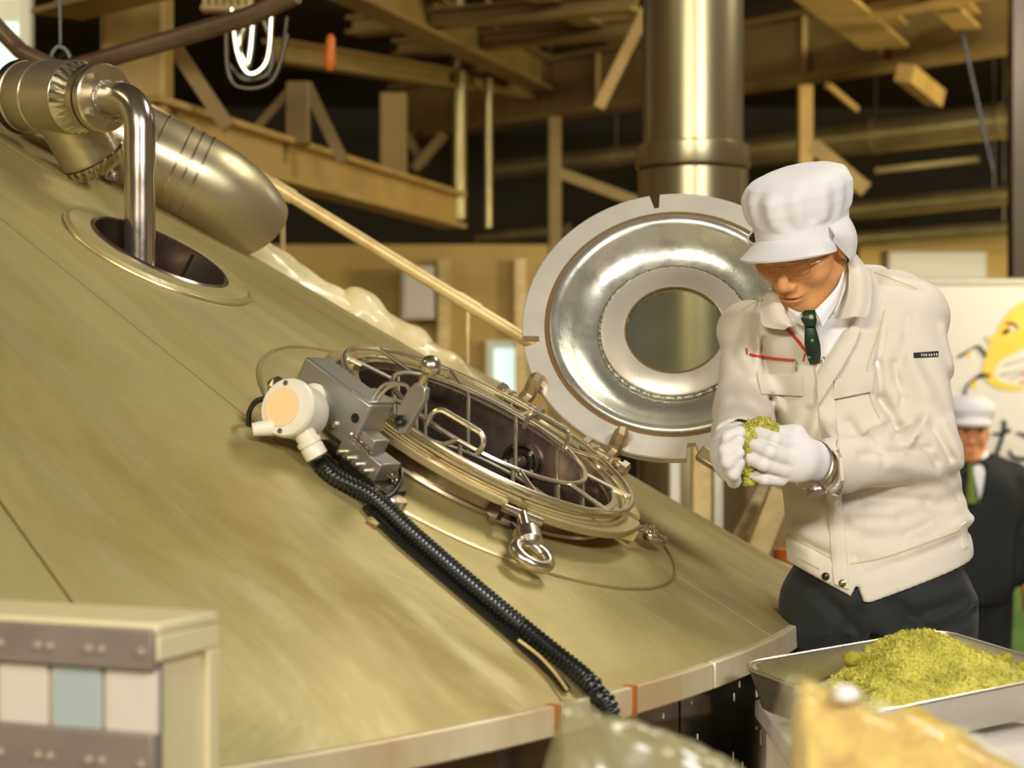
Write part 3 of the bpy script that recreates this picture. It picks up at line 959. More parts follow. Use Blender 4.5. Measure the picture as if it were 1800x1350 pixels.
for k in range(4):
    t = math.radians(40 + 90 * k)
    q = FP + (e1 * math.cos(t) + e2 * math.sin(t)) * 0.048
    part(VP, 'flange_bolt', lathe([(0.0, 0.012), (0.0085, 0.011), (0.0085, 0.0), (0.0, 0)], q, ax_, 6), M['bolt'], parent=fl)
def pleats(O, axis, r0, r1, h, n=26, amp=0.12):
    e1, e2, a = basis(axis)
    V = []
    m = n * 2
    for i, (r, hh) in enumerate(((r0, 0.0), ((r0 + r1) / 2, h * 0.55), (r1, h))):
        for k in range(m):
            t = 2 * math.pi * k / m
            rr = r * (1 + (amp if k % 2 else -amp) * (0.1 if i == 0 else 1) * (0.5 if i == 2 else 1))
            V.append(O + a * (hh + (0.006 if k % 2 else 0) * (i == 1)) + (e1 * math.cos(t) + e2 * math.sin(t)) * rr)
    Fc = [(i * m + k, i * m + (k + 1) % m, (i + 1) * m + (k + 1) % m, (i + 1) * m + k) for i in range(2) for k in range(m)]
    return np.array(V), Fc
CL = thing('clad_pipe_tee', 'insulated tee pipe in aluminium cladding with crimped foil ends', 'pipe', FP - np.array([0.15, 0, 0.2]))
b0 = FP - ax_ * 0.040
part(CL, 'foil_collar', pleats(b0 - ax_ * 0.040, ax_, 0.070, 0.036, 0.034), M['foil'], smooth=False)
part(CL, 'neck', cyl(b0 - ax_ * 0.04, b0, 0.036, 24), M['steel'])
part(CL, 'cladding', lathe([(0.0, -0.215), (0.066, -0.215), (0.071, -0.208), (0.071, -0.196), (0.068, -0.194), (0.0705, -0.19), (0.0705, -0.14), (0.072, -0.138), (0.072, -0.134), (0.0705, -0.132), (0.0705, -0.042), (0.068, -0.039), (0.0, -0.039)], b0, ax_, 48), M['clad'])
part(CL, 'end_band', lathe([(0.0, -0.222), (0.069, -0.222), (0.073, -0.214), (0.073, -0.200), (0.071, -0.196)], b0, ax_, 48), M['darksteel'])
br0 = b0 - ax_ * 0.105
br1 = W(168, 292, 3.66)
bdv = nrm(br1 - br0)
Lb = np.linalg.norm(br1 - br0)
part(CL, 'branch_cladding', cyl(br0, br1 - bdv * 0.02, 0.060, 40), M['clad'])
part(CL, 'branch_foil_collar', pleats(br1 - bdv * 0.02, bdv, 0.070, 0.045, 0.03), M['foil'], smooth=False)
BP = thing('clad_pipe', 'large dull clad pipe lying behind the bare vent pipe', 'pipe', W(280, 330, 3.85))
q0, q1 = W(120, 205, 3.86), W(352, 318, 3.92)
bdir = nrm(q1 - q0)
path = [q0, q0 + (q1 - q0) * 0.5, q1]
turn = nrm(np.array([0.35, 0.75, -0.65]))
for a in np.linspace(0.2, 1.0, 5):
    path.append(path[-1] + nrm(bdir * (1 - a) + turn * a) * 0.03)
part(BP, 'cladding', tube(path, 0.094, 40), M['clad'])
for t in (0.62, 0.80, 0.88, 0.96):
    c = q0 + (q1 - q0) * t
    e1, e2, _ = basis(bdir)
    part(BP, 'cladding_band', tube([c + (e1 * math.cos(a) + e2 * math.sin(a)) * 0.0945 for a in np.linspace(0, 2 * np.pi, 48, endpoint=False)], 0.0022, 6, True), M['foil'])
single('foil_scrap', pleats(S(190, 322, 0.01), nrm((0.2, -0.3, 1)), 0.014, 0.006, 0.02, 7, 0.35), M['foil'], 'crumpled bit of foil on the tank under the clad pipe', 'foil', smooth=False)
# stack of pipe behind far left
# handrail pipe behind the ridge
HR = thing('sloping_pipe', 'long cream pipe sloping down behind the tank towards the lid', 'pipe', W(600, 420, 4.4))
h0, h1 = W(262, 192, 4.45), W(985, 634, 4.35)
part(HR, 'pipe', tube([h0, (h0 + h1) / 2, h1], 0.0150, 14), M['cream_pipe'])
for t in (0.33, 0.78):
    c = h0 + (h1 - h0) * t
    part(HR, 'support', cyl(c, [c[0], c[1], c[2] - 0.6], 0.007, 10), M['cream_pipe'])
    part(HR, 'pipe_joint', tube([c - nrm(h1 - h0) * 0.03, c, c + nrm(h1 - h0) * 0.03], 0.0175, 14), M['cream_pipe'])

# ------------------------------------------------------------------ implicit surfaces (surface nets)
def surface_net(D, org, h):
    nx, ny, nz = D.shape
    s = D < 0
    cs = [(0, 0, 0), (1, 0, 0), (0, 1, 0), (1, 1, 0), (0, 0, 1), (1, 0, 1), (0, 1, 1), (1, 1, 1)]
    def sl(A, c):
        return A[c[0]:nx - 1 + c[0], c[1]:ny - 1 + c[1], c[2]:nz - 1 + c[2]]
    cnt = sum(sl(s, c).astype(np.int8) for c in cs)
    act = (cnt > 0) & (cnt < 8)
    idx = np.argwhere(act)
    vid = np.full(act.shape, -1, np.int64)
    vid[act] = np.arange(len(idx))
    acc = np.zeros((len(idx), 3)); num = np.zeros(len(idx))
    I, J, K = idx.T
    for i in range(8):
        for ax in range(3):
            if cs[i][ax] == 0:
                c2 = list(cs[i]); c2[ax] = 1
                a = D[I + cs[i][0], J + cs[i][1], K + cs[i][2]]
                b = D[I + c2[0], J + c2[1], K + c2[2]]
                m = (a < 0) != (b < 0)
                t = a[m] / (a[m] - b[m])
                p = np.tile(np.array(cs[i], float), (m.sum(), 1))
                p[:, ax] = t
                acc[m] += p; num[m] += 1
    V = (idx + acc / num[:, None]) * h + org
    Fc = []
    for ax in range(3):
        o1, o2 = [(1, 2), (2, 0), (0, 1)][ax]
        n = [nx, ny, nz]
        lo = [slice(1, q - 1) for q in n]
        A = s[tuple(slice(0, -1) if q == ax else slice(None) for q in range(3))]
        B = s[tuple(slice(1, None) if q == ax else slice(None) for q in range(3))]
        e = np.argwhere(A != B)
        e = e[(e[:, o1] > 0) & (e[:, o2] > 0) & (e[:, o1] < n[o1] - 1) & (e[:, o2] < n[o2] - 1)]
        def g(d1, d2):
            q = e.copy(); q[:, o1] -= d1; q[:, o2] -= d2
            return vid[q[:, 0], q[:, 1], q[:, 2]]
        quad = np.stack([g(1, 1), g(0, 1), g(0, 0), g(1, 0)], 1)
        fl = A[e[:, 0], e[:, 1], e[:, 2]]
        quad[~fl] = quad[~fl][:, ::-1]
        Fc.append(quad[(quad >= 0).all(1)])
    return V, np.concatenate(Fc).tolist()

def grid(lo, hi, h):
    lo = np.asarray(lo, float); hi = np.asarray(hi, float)
    n = np.ceil((hi - lo) / h).astype(int) + 1
    g = np.stack(np.meshgrid(*[lo[k] + h * np.arange(n[k]) for k in range(3)], indexing='ij'), -1)
    return g

def sd_cone(P, a, b, ra, rb):
    a = np.asarray(a, float); b = np.asarray(b, float)
    d = b - a
    t = np.clip(((P - a) @ d) / (d @ d), 0, 1)
    return np.linalg.norm(P - a - t[..., None] * d, axis=-1) - (ra + t * (rb - ra))

def sd_ell(P, c, r, R=None):
    q = P - np.asarray(c, float)
    if R is not None:
        q = q @ np.asarray(R).T
    r = np.asarray(r, float)
    k0 = np.linalg.norm(q / r, axis=-1)
    k1 = np.linalg.norm(q / (r * r), axis=-1) + 1e-9
    return k0 * (k0 - 1) / k1

def smin(a, b, k):
    h = np.clip(0.5 + 0.5 * (b - a) / k, 0, 1)
    return b + (a - b) * h - k * h * (1 - h)

def smax(a, b, k):
    return -smin(-a, -b, k)

def wob(P, f, seed=0):
    """cheap smooth 3-D noise, about -1..1"""
    r = np.random.default_rng(seed)
    out = 0
    for k in range(6):
        d = nrm(r.normal(size=3)) * f * r.uniform(0.7, 1.4)
        out = out + np.sin(P @ d + r.uniform(0, 6.28) + 1.2 * np.sin(P @ np.roll(d, 1) * 0.7))
    return out / 4.0

def implicit(fn, lo, hi, h, st=4):
    """surface of fn(P) < 0; fn is only evaluated finely near the surface"""
    lo = np.asarray(lo, float); hi = np.asarray(hi, float)
    nb = np.ceil((hi - lo) / (h * st)).astype(int)
    cg = grid(lo, lo + nb * h * st - 1e-9, h * st)
    C = fn(cg.reshape(-1, 3)).reshape(cg.shape[:3])
    a = [C[i:nb[0] + i, j:nb[1] + j, k:nb[2] + k] for i in (0, 1) for j in (0, 1) for k in (0, 1)]
    mn = np.min(a, 0); mx = np.max(a, 0)
    act = (mn < h * st * 1.1) & (mx > -h * st * 1.1)
    D = np.where(act, 0, np.where(mn < 0, -1.0, 1.0)).repeat(st, 0).repeat(st, 1).repeat(st, 2)
    A = act.repeat(st, 0).repeat(st, 1).repeat(st, 2)
    idx = np.argwhere(A)
    D[A] = fn(idx * h + lo)
    D = np.pad(D, 1, constant_values=1.0)
    return surface_net(D, lo - h, h)

# plastic-wrapped insulation behind the ridge
def wrap(px0, py0, px1, py1, y, r0, r1, seed, label):
    a, b = W(px0, py0, y), W(px1, py1, y + 0.05)
    def fn(P):
        d = sd_cone(P, a, b, r0, r1)
        return d + 0.010 * wob(P, 38, seed) + 0.005 * wob(P, 90, seed + 1)
    lo = np.minimum(a, b) - 0.11; hi = np.maximum(a, b) + 0.11
    single('plastic_wrapped_pipe', implicit(fn, lo, hi, 0.009), M['plastic_wrap'], label, 'wrapped pipe', group='plastic-wrapped pipes behind the tank', angle=180)
wrap(400, 462, 590, 556, 4.25, 0.088, 0.066, 3, 'crumpled white plastic-wrapped pipe beyond the tank ridge, upper piece')
wrap(628, 562, 722, 622, 4.3, 0.070, 0.056, 7, 'lumpy plastic-wrapped pipe joint beyond the tank ridge, middle piece')
wrap(720, 628, 950, 765, 4.35, 0.062, 0.055, 11, 'straight pale plastic-wrapped pipe beyond the tank ridge, lower piece')
# ------------------------------------------------------------------ steelwork, ducts and far background
def post(name, px, y, pt, pb, wd, mt, label, cat='post'):
    a, b = W(px, pt, y), W(px, pb, y)
    return single(name, box((a + b) / 2, (1, 0, 0), (0, 1, 0), (0, 0, 1), wd, wd, a[2] - b[2]), mt, label, cat, bev=0.008)
def zdepth(py, z):
    return (z - CAM[2]) * F_PX / (675 - py)
def WZ(px, py, z):
    return W(px, py, zdepth(py, z))
def beam_(name, p0, p1, h, wd, mt, label, tf=0.03):
    return single(name, ibeam(p0, p1, h, wd, tf), mt, label, 'beam', smooth=False)
Z1 = 3.2
g0, g1 = WZ(700, 250, Z1), WZ(1900, 72, Z1)
beam_('steel_girder', g0, g1, 0.42, 0.22, M['beam'], 'deep brown steel girder running behind the tall round stack', 0.035)
for px in (1050, 1410, 1545):
    t = (px - 700) / 1200.0
    py = 250 - 178 * t
    c = WZ(px, py, Z1)
    single('girder_stiffener', box(c + np.array([0, -0.05, 0.21]), (1, 0, 0), (0, 1, 0), (0, 0, 1), 0.03, 0.10, 0.36), M['beam2'],
           {1050: 'stiffener plate on the girder left of the round stack', 1410: 'stiffener plate on the girder right of the round stack', 1545: 'stiffener plate on the girder at the far right'}[px], 'plate')
Z2 = 2.22
beam_('lower_girder', WZ(250, 262, Z2), WZ(800, 402, Z2), 0.20, 0.14, M['beam2'], 'dusty tan beam receding above the tank ridge', 0.025)
def stick(name, a, b, w_, mt, label):
    a, b = np.asarray(a), np.asarray(b)
    d = nrm(b - a)
    s_ = nrm(np.cross(d, (0, 1, 0.01)))
    single(name, box((a + b) / 2, d, s_, np.cross(d, s_), np.linalg.norm(b - a), w_, w_), mt, label, 'brace')
stick('truss_brace', W(308, 85, 7.2), W(402, 225, 7.2), 0.055, M['beam'], 'slanting truss brace nearest the copper pipe')
stick('truss_brace', W(520, 148, 8.2), W(438, 240, 8.2), 0.035, M['beam'], 'thin truss brace leaning left below the hanging hoses')
stick('truss_brace', W(538, 148, 8.2), W(604, 285, 8.2), 0.05, M['beam'], 'slanting truss brace leaning right below the orange tag')
stick('truss_brace', W(728, 298, 13.7), W(782, 236, 13.7), 0.07, M['beam'], 'short knee brace under the deep girder')
stick('truss_brace', W(748, 292, 13.8), W(705, 225, 13.8), 0.06, M['beam'], 'short crossing brace beside the knee brace')
stick('sway_brace', W(1150, -10, 9.0), W(1052, 190, 9.0), 0.055, M['beam2'], 'slim pale brace slanting down left of the round stack')
stick('post_brace', W(1425, 255, 11.0), W(1520, 335, 11.0), 0.09, M['beam'], 'diagonal brace beside the post above the cap')
stick('post_brace', W(985, 305, 10.8), W(1120, 355, 10.8), 0.06, M['beam'], 'diagonal brace between the thin post and the round stack')
post('truss_post', 525, 8.2, 145, 255, 0.10, M['beam'], 'short truss post below the hanging hoses')
post('truss_post', 692, 10.2, 165, 330, 0.14, M['beam'], 'wide truss post at the end of the deep girder')
post('steel_post', 975, 10.8, 205, 1225, 0.075, M['beam'], 'thin steel post left of the lid')
post('steel_post', 1415, 11.0, 150, 1215, 0.085, M['beam2'], 'steel post rising behind the white cap')
post('steel_post', 1790, 9.4, -200, 520, 0.09, M['darksteel'], 'dark post at the right-hand edge', 'post')
single('riser_pipe', cyl(W(808, 385, 12), W(808, -12, 12), 0.045, 16), M['duct'], 'pale vertical riser pipe behind the girder end', 'pipe')
single('riser_pipe', cyl(W(858, 400, 12.2), W(858, 0, 12.2), 0.03, 16), M['duct'], 'thinner vertical riser pipe next to the pale one', 'pipe')
# overhead joists
Z3 = 3.62
def joist(p0, p1, h, wd, label, mt='beam'):
    beam_('roof_joist', p0, p1, h, wd, M[mt], label, 0.02)
joist(W(600, -5, 9.0), W(950, 158, 12.6), 0.22, 0.16, 'overhead joist slanting towards the deep girder')
joist(W(905, -25, 9.2), W(1100, 80, 11.6), 0.20, 0.14, 'overhead joist meeting the slim pale brace')
joist(W(1405, -35, 8.2), W(1556, 85, 10.8), 0.14, 0.26, 'flat overhead joist above the white cap', 'beam2')
joist(W(1620, -20, 8.8), W(1700, 52, 10.4), 0.10, 0.14, 'short overhead joist at the upper right', 'beam2')
joist(W(480, 108, 10.0), W(930, 176, 13.2), 0.12, 0.12, 'long thin chord under the overhead joists')
joist(W(1495, 38, 9.6), W(1900, -40, 8.4), 0.10, 0.16, 'light edge beam along the upper right', 'beam2')
joist(W(100, 30, 6.8), W(380, -40, 5.9), 0.16, 0.20, 'dusty overhead beam behind the hanging wire', 'beam2')
joist(W(620, 62, 10.6), W(1120, 20, 9.6), 0.10, 0.14, 'shadowy cross beam under the roof deck')
joist(W(700, 100, 11.6), W(1130, 62, 10.6), 0.10, 0.14, 'second shadowy cross beam under the roof deck')
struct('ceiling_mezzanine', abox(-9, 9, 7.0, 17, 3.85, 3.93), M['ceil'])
single('wide_column', abox(W(175, 0, 7.0)[0], W(290, 0, 7.0)[0], 7.0, 7.2, ZL, 3.85), M['beam2'], 'broad tan column behind the copper pipe', 'column', bev=0.02)
# ducts
def duct(px0, py0, y0, px1, py1, y1, r, label, mt='duct'):
    a, b = W(px0, py0, y0), W(px1, py1, y1)
    R = thing('ventilation_duct', label, 'duct', (a + b) / 2)
    part(R, 'tube', cyl(a, b, r, 28), M[mt])
    d = nrm(b - a)
    L = np.linalg.norm(b - a)
    for k in range(1, max(int(L / 1.1), 1) + 1):
        c = a + d * min(k * 1.1, L * 0.8)
        part(R, 'hanger_rod', cyl(c, (c[0], c[1], 3.86), 0.008, 6), M['darksteel'])
        part(R, 'seam_band', cyl(c - d * 0.02, c + d * 0.02, r * 1.04, 28), M[mt])
duct(1290, 268, 13.0, 1900, 196, 11.4, 0.115, 'fat horizontal duct right of the round stack')
duct(870, 300, 13.4, 1140, 268, 12.6, 0.07, 'horizontal duct left of the round stack')
duct(1480, 372, 13.0, 1900, 330, 12.0, 0.065, 'upper of two thin ducts behind the white cap')
duct(1490, 422, 13.2, 1900, 392, 12.4, 0.055, 'lower of two thin ducts behind the white cap')
duct(840, 420, 13.2, 1000, 405, 12.8, 0.05, 'thin horizontal duct beside the left edge of the lid')
stick('flat_bracket', W(1590, 128, 10.4), W(1645, 172, 10.9), 0.10, M['beam2'], 'pale flat bracket hanging under the girder')
stick('hanger_rod', W(1455, 150, 11.0), W(1505, 192, 11.4), 0.035, M['beam2'], 'thin hanger rod under the girder')
single('hanging_wire', tube(spline([W(1690, 52, 10.4), W(1705, 120, 10.4), W(1725, 210, 10.4), W(1745, 300, 10.4)], 6), 0.010, 6), M['black_rubber'], 'dark cable dangling from the short overhead joist', 'cable')
stick('cable_tray', W(1540, 300, 12.0), W(1720, 280, 11.6), 0.035, M['duct'], 'pale cable tray above the thin ducts')
# tall round stack
ST = thing('exhaust_stack', 'tall round stainless exhaust stack rising behind the lid', 'stack', W(1218, 675, 6.2) - np.array([0, 0, 1.8]))
sc_ = W(1218, 330, 6.2)
def sz(py):
    return W(0, py, 6.2)[2]
part(ST, 'tube', lathe([(0.166, ZL), (0.166, 5.3)], (sc_[0], sc_[1], 0), (0, 0, 1), 64), M['stack'])
part(ST, 'collar', lathe([(0.170, sz(300)), (0.188, sz(296)), (0.190, sz(292)), (0.188, sz(258)), (0.166, sz(254))], (sc_[0], sc_[1], 0), (0, 0, 1), 64), M['stack'])
part(ST, 'lower_sleeve', lathe([(0.182, ZL), (0.182, sz(302)), (0.170, sz(298))], (sc_[0], sc_[1], 0), (0, 0, 1), 64), M['stack'])
# windows
def window(name, px0, py0, px1, py1, y, bars):
    a, b = W(px0, py1, y), W(px1, py0, y)
    R = struct(name, abox(a[0], b[0], y, y + 0.02, a[2], b[2]), M['windowpane'])
    loc = np.array(R.location)
    def fr(g, nm):
        o = mk(nm, g, M['windowframe'], loc); o.location = (0, 0, 0); o.parent = R
    t = 0.05
    for g in (abox(a[0] - t, a[0], y - 0.05, y + 0.02, a[2] - t, b[2] + t), abox(b[0], b[0] + t, y - 0.05, y + 0.02, a[2] - t, b[2] + t),
              abox(a[0], b[0], y - 0.05, y + 0.02, a[2] - t, a[2]), abox(a[0], b[0], y - 0.05, y + 0.02, b[2], b[2] + t)):
        fr(g, 'window_frame')
    for p in bars:
        z = W(0, p, y)[2]
        fr(abox(a[0], b[0], y - 0.04, y, z - 0.05, z + 0.05), 'window_bar')
window('window_1', -140, -60, 38, 150, 8.5, [20])
window('window_2', 868, 612, 910, 690, 12.45, [])
single('pale_panel', abox(W(1560, 0, 13.4)[0], W(1735, 0, 13.4)[0], 13.38, 13.48, W(0, 520, 13.4)[2], W(0, 440, 13.4)[2]), M['tabletop'], 'pale panel on the far wall above the banner', 'panel', bev=0.02)
# copper pipe, bent pipe, wire and hoses
CP = thing('copper_pipe', 'long brownish copper pipe crossing the upper left corner', 'pipe', W(250, 90, 5.0))
part(CP, 'pipe', tube([W(-60, 168, 5.2), W(120, 122, 5.1), W(300, 70, 5.0), W(440, 28, 4.92), W(520, -10, 4.86)], 0.026, 16), M['copper'])
part(CP, 'pipe_clamp', tube([W(110, 118, 5.08) + np.array([0, 0.035 * math.cos(t), 0.035 * math.sin(t)]) for t in np.linspace(0, 2 * np.pi, 20, endpoint=False)], 0.005, 6, True), M['darksteel'])
single('bent_pipe', tube(spline([W(-40, 10, 4.7), W(25, 78, 4.65), W(52, 98, 4.62), W(170, 150, 4.55), W(230, 175, 4.5)], 6), 0.021, 14), M['copper'], 'grey bent pipe passing behind the clad tee', 'pipe')
single('hanger_wire', tube([W(104, -20, 5.1), W(106, 60, 5.1), W(106, 84, 5.1)], 0.004, 6), M['black_rubber'], 'thin dark wire holding up the copper pipe', 'wire')
single('hanger_loop', tube(spline([W(88, 106, 5.06), W(96, 88, 5.06), W(106, 82, 5.06), W(118, 90, 5.06), W(124, 102, 5.06)], 5), 0.007, 6), M['black_rubber'], 'dark hanger strap over the copper pipe', 'strap')
HZ = [((408, 15), (418, 95), (440, 130), (470, 105), (478, 20)), ((398, 40), (402, 130), (430, 155), (480, 140), (506, 60)),
      ((430, 45), (420, 85), (432, 118), (440, 95), (445, 40)), ((462, 35), (480, 90), (470, 130), (430, 140), (400, 110)), ((505, 30), (495, 95), (480, 130), (450, 138), (415, 128))]
for k, h in enumerate(HZ):
    single('hanging_hose', tube(spline([W(x, y, 5.6 + 0.05 * k) for x, y in h], 8), [0.009, 0.007, 0.011, 0.008, 0.006][k], 10), M['foil' if k in (0, 2) else 'darksteel'],
           ['shiny silver hose loop hanging below the copper pipe', 'wide dark hose loop hanging below the copper pipe', 'short bright silver hose in the hanging bundle', 'dark hose crossing the hanging bundle', 'thin dark hose at the right of the hanging bundle'][k], 'hose', group='hoses hanging from the roof')
single('orange_tag', implicit(lambda P: sd_ell(P, W(580, 92, 6.0), (0.022, 0.02, 0.062)) + 0.006 * wob(P, 60, 4), W(580, 92, 6.0) - 0.09, W(580, 92, 6.0) + 0.09, 0.008), M['orange'], 'orange plastic tag hanging under the roof beams', 'tag')
RK = thing('pipe_rack', 'yellowish slatted rack above the copper pipe', 'rack', W(400, 0, 6.4))
for k in range(7):
    a = W(362 + 13 * k, 18, 6.4)
    part(RK, 'slat', abox(a[0] - 0.009, a[0] + 0.009, 6.38, 6.42, a[2], a[2] + 0.3), M['cream_pipe'])
part(RK, 'rail', abox(W(355, 0, 6.4)[0], W(447, 0, 6.4)[0], 6.37, 6.43, W(0, 20, 6.4)[2], W(0, 12, 6.4)[2]), M['cream_pipe'])
# partition pilasters and railing
for k, (x0, x1) in enumerate(((770, 792), (905, 925))):
    single('pilaster', abox(W(x0, 0, 12.4)[0], W(x1, 0, 12.4)[0], 12.38, 12.5, ZL, W(0, 455, 12.4)[2]), M['cream_pipe'], ['narrow pilaster on the beige partition, left of the small window', 'narrow pilaster on the beige partition, right of the small window'][k], 'pilaster')
single('switch_cabinet', join(abox(W(706, 0, 12.2)[0], W(762, 0, 12.2)[0], 12.2, 12.5, W(0, 560, 12.2)[2], W(0, 468, 12.2)[2]), abox(W(712, 0, 12.2)[0], W(756, 0, 12.2)[0], 12.18, 12.2, W(0, 554, 12.2)[2], W(0, 474, 12.2)[2])), M['tabletop'], 'pale cabinet on the beige partition', 'cabinet')
for k, (x, wd) in enumerate(((1186, 0.035), (1232, 0.055), (1262, 0.03))):
    post('rail_post', x, 5.3, 740, 1350, wd, [M['lid'], M['cream_pipe'], M['lid']][k], ['slim pale rail post under the lid', 'thick cream rail post under the lid', 'pale rail post beside the gloved hands'][k])
stick('cross_brace', W(1345, 850, 5.4), W(1288, 960, 5.4), 0.035, M['rust'], 'thin rusty brace under the gloved hands')
stick('cross_brace', W(1372, 860, 5.2), W(1318, 1000, 5.2), 0.060, M['cream_pipe'], 'thick cream brace under the gloved hands')
single('machine_hood', abox(W(1150, 0, 7.0)[0], W(1440, 0, 7.0)[0], 7.0, 7.6, ZL, W(0, 700, 7.0)[2]), M['beam'], 'brown machine housing behind the rail posts', 'machine', bev=0.03)
single('orange_bucket', lathe([(0.026, -0.6), (0.034, 0.095), (0.0, 0.095)], W(1383, 1030, 4.8), (0, 0, 1), 20), M['orange'], 'orange container at the tank edge by the man', 'container')
# fittings for the overhead lamps and for the added, unseen fill lamps
for k, l in enumerate(LAMPS):
    L_ = thing('ceiling_lamp', LAMP_LABELS[k], 'lamp', (l[0][0], l[0][1], l[0][2] + 0.06), 'ceiling lamps')
    x, y, z = l[0]
    part(L_, 'lamp_housing', abox(x - l[1][0] / 2 - 0.05, x + l[1][0] / 2 + 0.05, y - 0.12, y + 0.12, z + 0.28, z + 0.36), M['lamp_body'], bev=0.01)
    part(L_, 'hanger', cyl((x, y, z + 0.36), (x, y, 3.85 if y > 7 and z < 3.4 else 5.40), 0.008, 8), M['darksteel'])
# ------------------------------------------------------------------ the man in the cream jacket
def m(px, py, y=3.3):
    return W(px, py, y)
def px_of(P):          # horizontal / vertical position in the man's own plane (1 unit = 1 mm at 3.3 m)
    return 900 + P[..., 0] * 1000, 675 - (P[..., 2] - CAM[2]) * 1000
MAN = thing('person', 'man in cream work jacket, white cap and white gloves crumbling green powder', 'person', (0.64, 3.36, 0.0))

# torso sections: py, centre px, half width, half depth, depth of centre (all metric, man's plane)
SEC = np.array([
    (1060, 1548, 0.160, 0.112, 3.245),
    (1000, 1547, 0.163, 0.114, 3.250),
    (930, 1544, 0.164, 0.120, 3.262),
    (860, 1536, 0.160, 0.124, 3.280),
    (780, 1520, 0.156, 0.124, 3.293),
    (700, 1503, 0.154, 0.124, 3.300),
    (640, 1488, 0.160, 0.122, 3.290),
    (590, 1476, 0.166, 0.114, 3.285),
    (550, 1470, 0.150, 0.100, 3.285),
    (520, 1472, 0.118, 0.086, 3.285),
    (490, 1480, 0.080, 0.074, 3.280),
    (460, 1485, 0.058, 0.062, 3.265),
    (430, 1485, 0.050, 0.055, 3.255)])
def torso(P, grow=0.0):
    X, Y = px_of(P)
    py = SEC[:, 0][::-1]
    f = [np.interp(Y, py, SEC[::-1, k]) for k in (1, 2, 3, 4)]
    cx = (f[0] - 900) / F_PX * np.where(Y > 600, f[3], 3.3)
    yaw = math.radians(-16)
    dx, dy = P[..., 0] - cx, P[..., 1] - f[3]
    qx = dx * math.cos(yaw) - dy * math.sin(yaw)
    qy = dx * math.sin(yaw) + dy * math.cos(yaw)
    a, b = f[1] + grow, f[2] + grow
    k = (np.abs(qx / a) ** 2.3 + np.abs(qy / b) ** 2.3) ** (1 / 2.3)
    return (k - 1) * np.minimum(a, b)
SH_R, EL_R, WR_R = m(1588, 566, 3.27), m(1628, 792, 3.22), m(1440, 823, 3.02)
SH_L, EL_L, WR_L = m(1330, 592, 3.34), m(1314, 722, 3.24), m(1296, 782, 3.04)
def seg2(X, Y, a, b):
    ax, ay = a; bx, by = b
    dx, dy = bx - ax, by - ay
    t = np.clip(((X - ax) * dx + (Y - ay) * dy) / (dx * dx + dy * dy), 0, 1)
    return np.hypot(X - ax - t * dx, Y - ay - t * dy)
FOLDS = [  # groove lines on the front of the cloth: a, b, width (mm), depth (mm)
    ((1532, 575), (1520, 640), 7, 5), ((1520, 640), (1528, 700), 7, 6), ((1528, 700), (1552, 748), 9, 8),
    ((1556, 690), (1534, 735), 9, -5), ((1580, 742), (1536, 764), 9, 6), ((1598, 730), (1560, 770), 8, -5),
    ((1610, 752), (1640, 800), 7, 5), ((1630, 742), (1664, 812), 8, -5), ((1575, 770), (1612, 806), 8, 4),
    ((1490, 868), (1600, 872), 9, 5), ((1600, 640), (1640, 720), 14, 4), ((1560, 600), (1600, 690), 16, -4),
    ((1330, 600), (1345, 700), 6, 5), ((1345, 700), (1372, 772), 8, 9), ((1290, 640), (1330, 700), 12, 3),
    ((1275, 700), (1330, 735), 10, 4), ((1268, 740), (1345, 752), 8, 5), ((1290, 610), (1310, 660), 12, -3),
    ((1400, 905), (1500, 930), 16, 4), ((1480, 945), (1600, 920), 16, 4), ((1560, 900), (1690, 860), 14, 4),
    ((1580, 940), (1700, 905), 12, -4), ((1395, 870), (1470, 890), 14, -3), ((1610, 880), (1690, 930), 16, 4),
    ((1640, 830), (1690, 900), 12, 4), ((1420, 960), (1540, 975), 14, 3), ((1440, 700), (1480, 780), 22, 3),
    ((1500, 690), (1540, 720), 10, 4), ((1385, 800), (1395, 900), 18, 3), ((1600, 520), (1660, 600), 22, 3),
    ((1462, 790), (1600, 782), 6, 3), ((1500, 800), (1620, 830), 12, -4), ((1470, 850), (1560, 842), 8, 3), ((1655, 660), (1672, 760), 10, 4),
    ((1548, 640), (1562, 700), 6, 4), ((1640, 580), (1662, 660), 9, -4), ((1575, 560), (1560, 640), 8, 3), ((1302, 560), (1284, 620), 8, 4), ((1325, 560), (1320, 640), 8, -3),
    ((1470, 740), (1505, 800), 9, 4), ((1405, 720), (1385, 790), 9, 4), ((1500, 880), (1500, 960), 14, -3), ((1548, 905), (1480, 900), 8, 3), ((1620, 905), (1560, 930), 7, 3),
    ((1536, 500), (1600, 515), 7, 3), ((1460, 640), (1428, 740), 10, 3)]
HEM = ([1360, 1383, 1460, 1466, 1476, 1486, 1495, 1600, 1712, 1740], [975, 985, 1027, 1030, 1008, 1038, 1040, 1006, 970, 962])
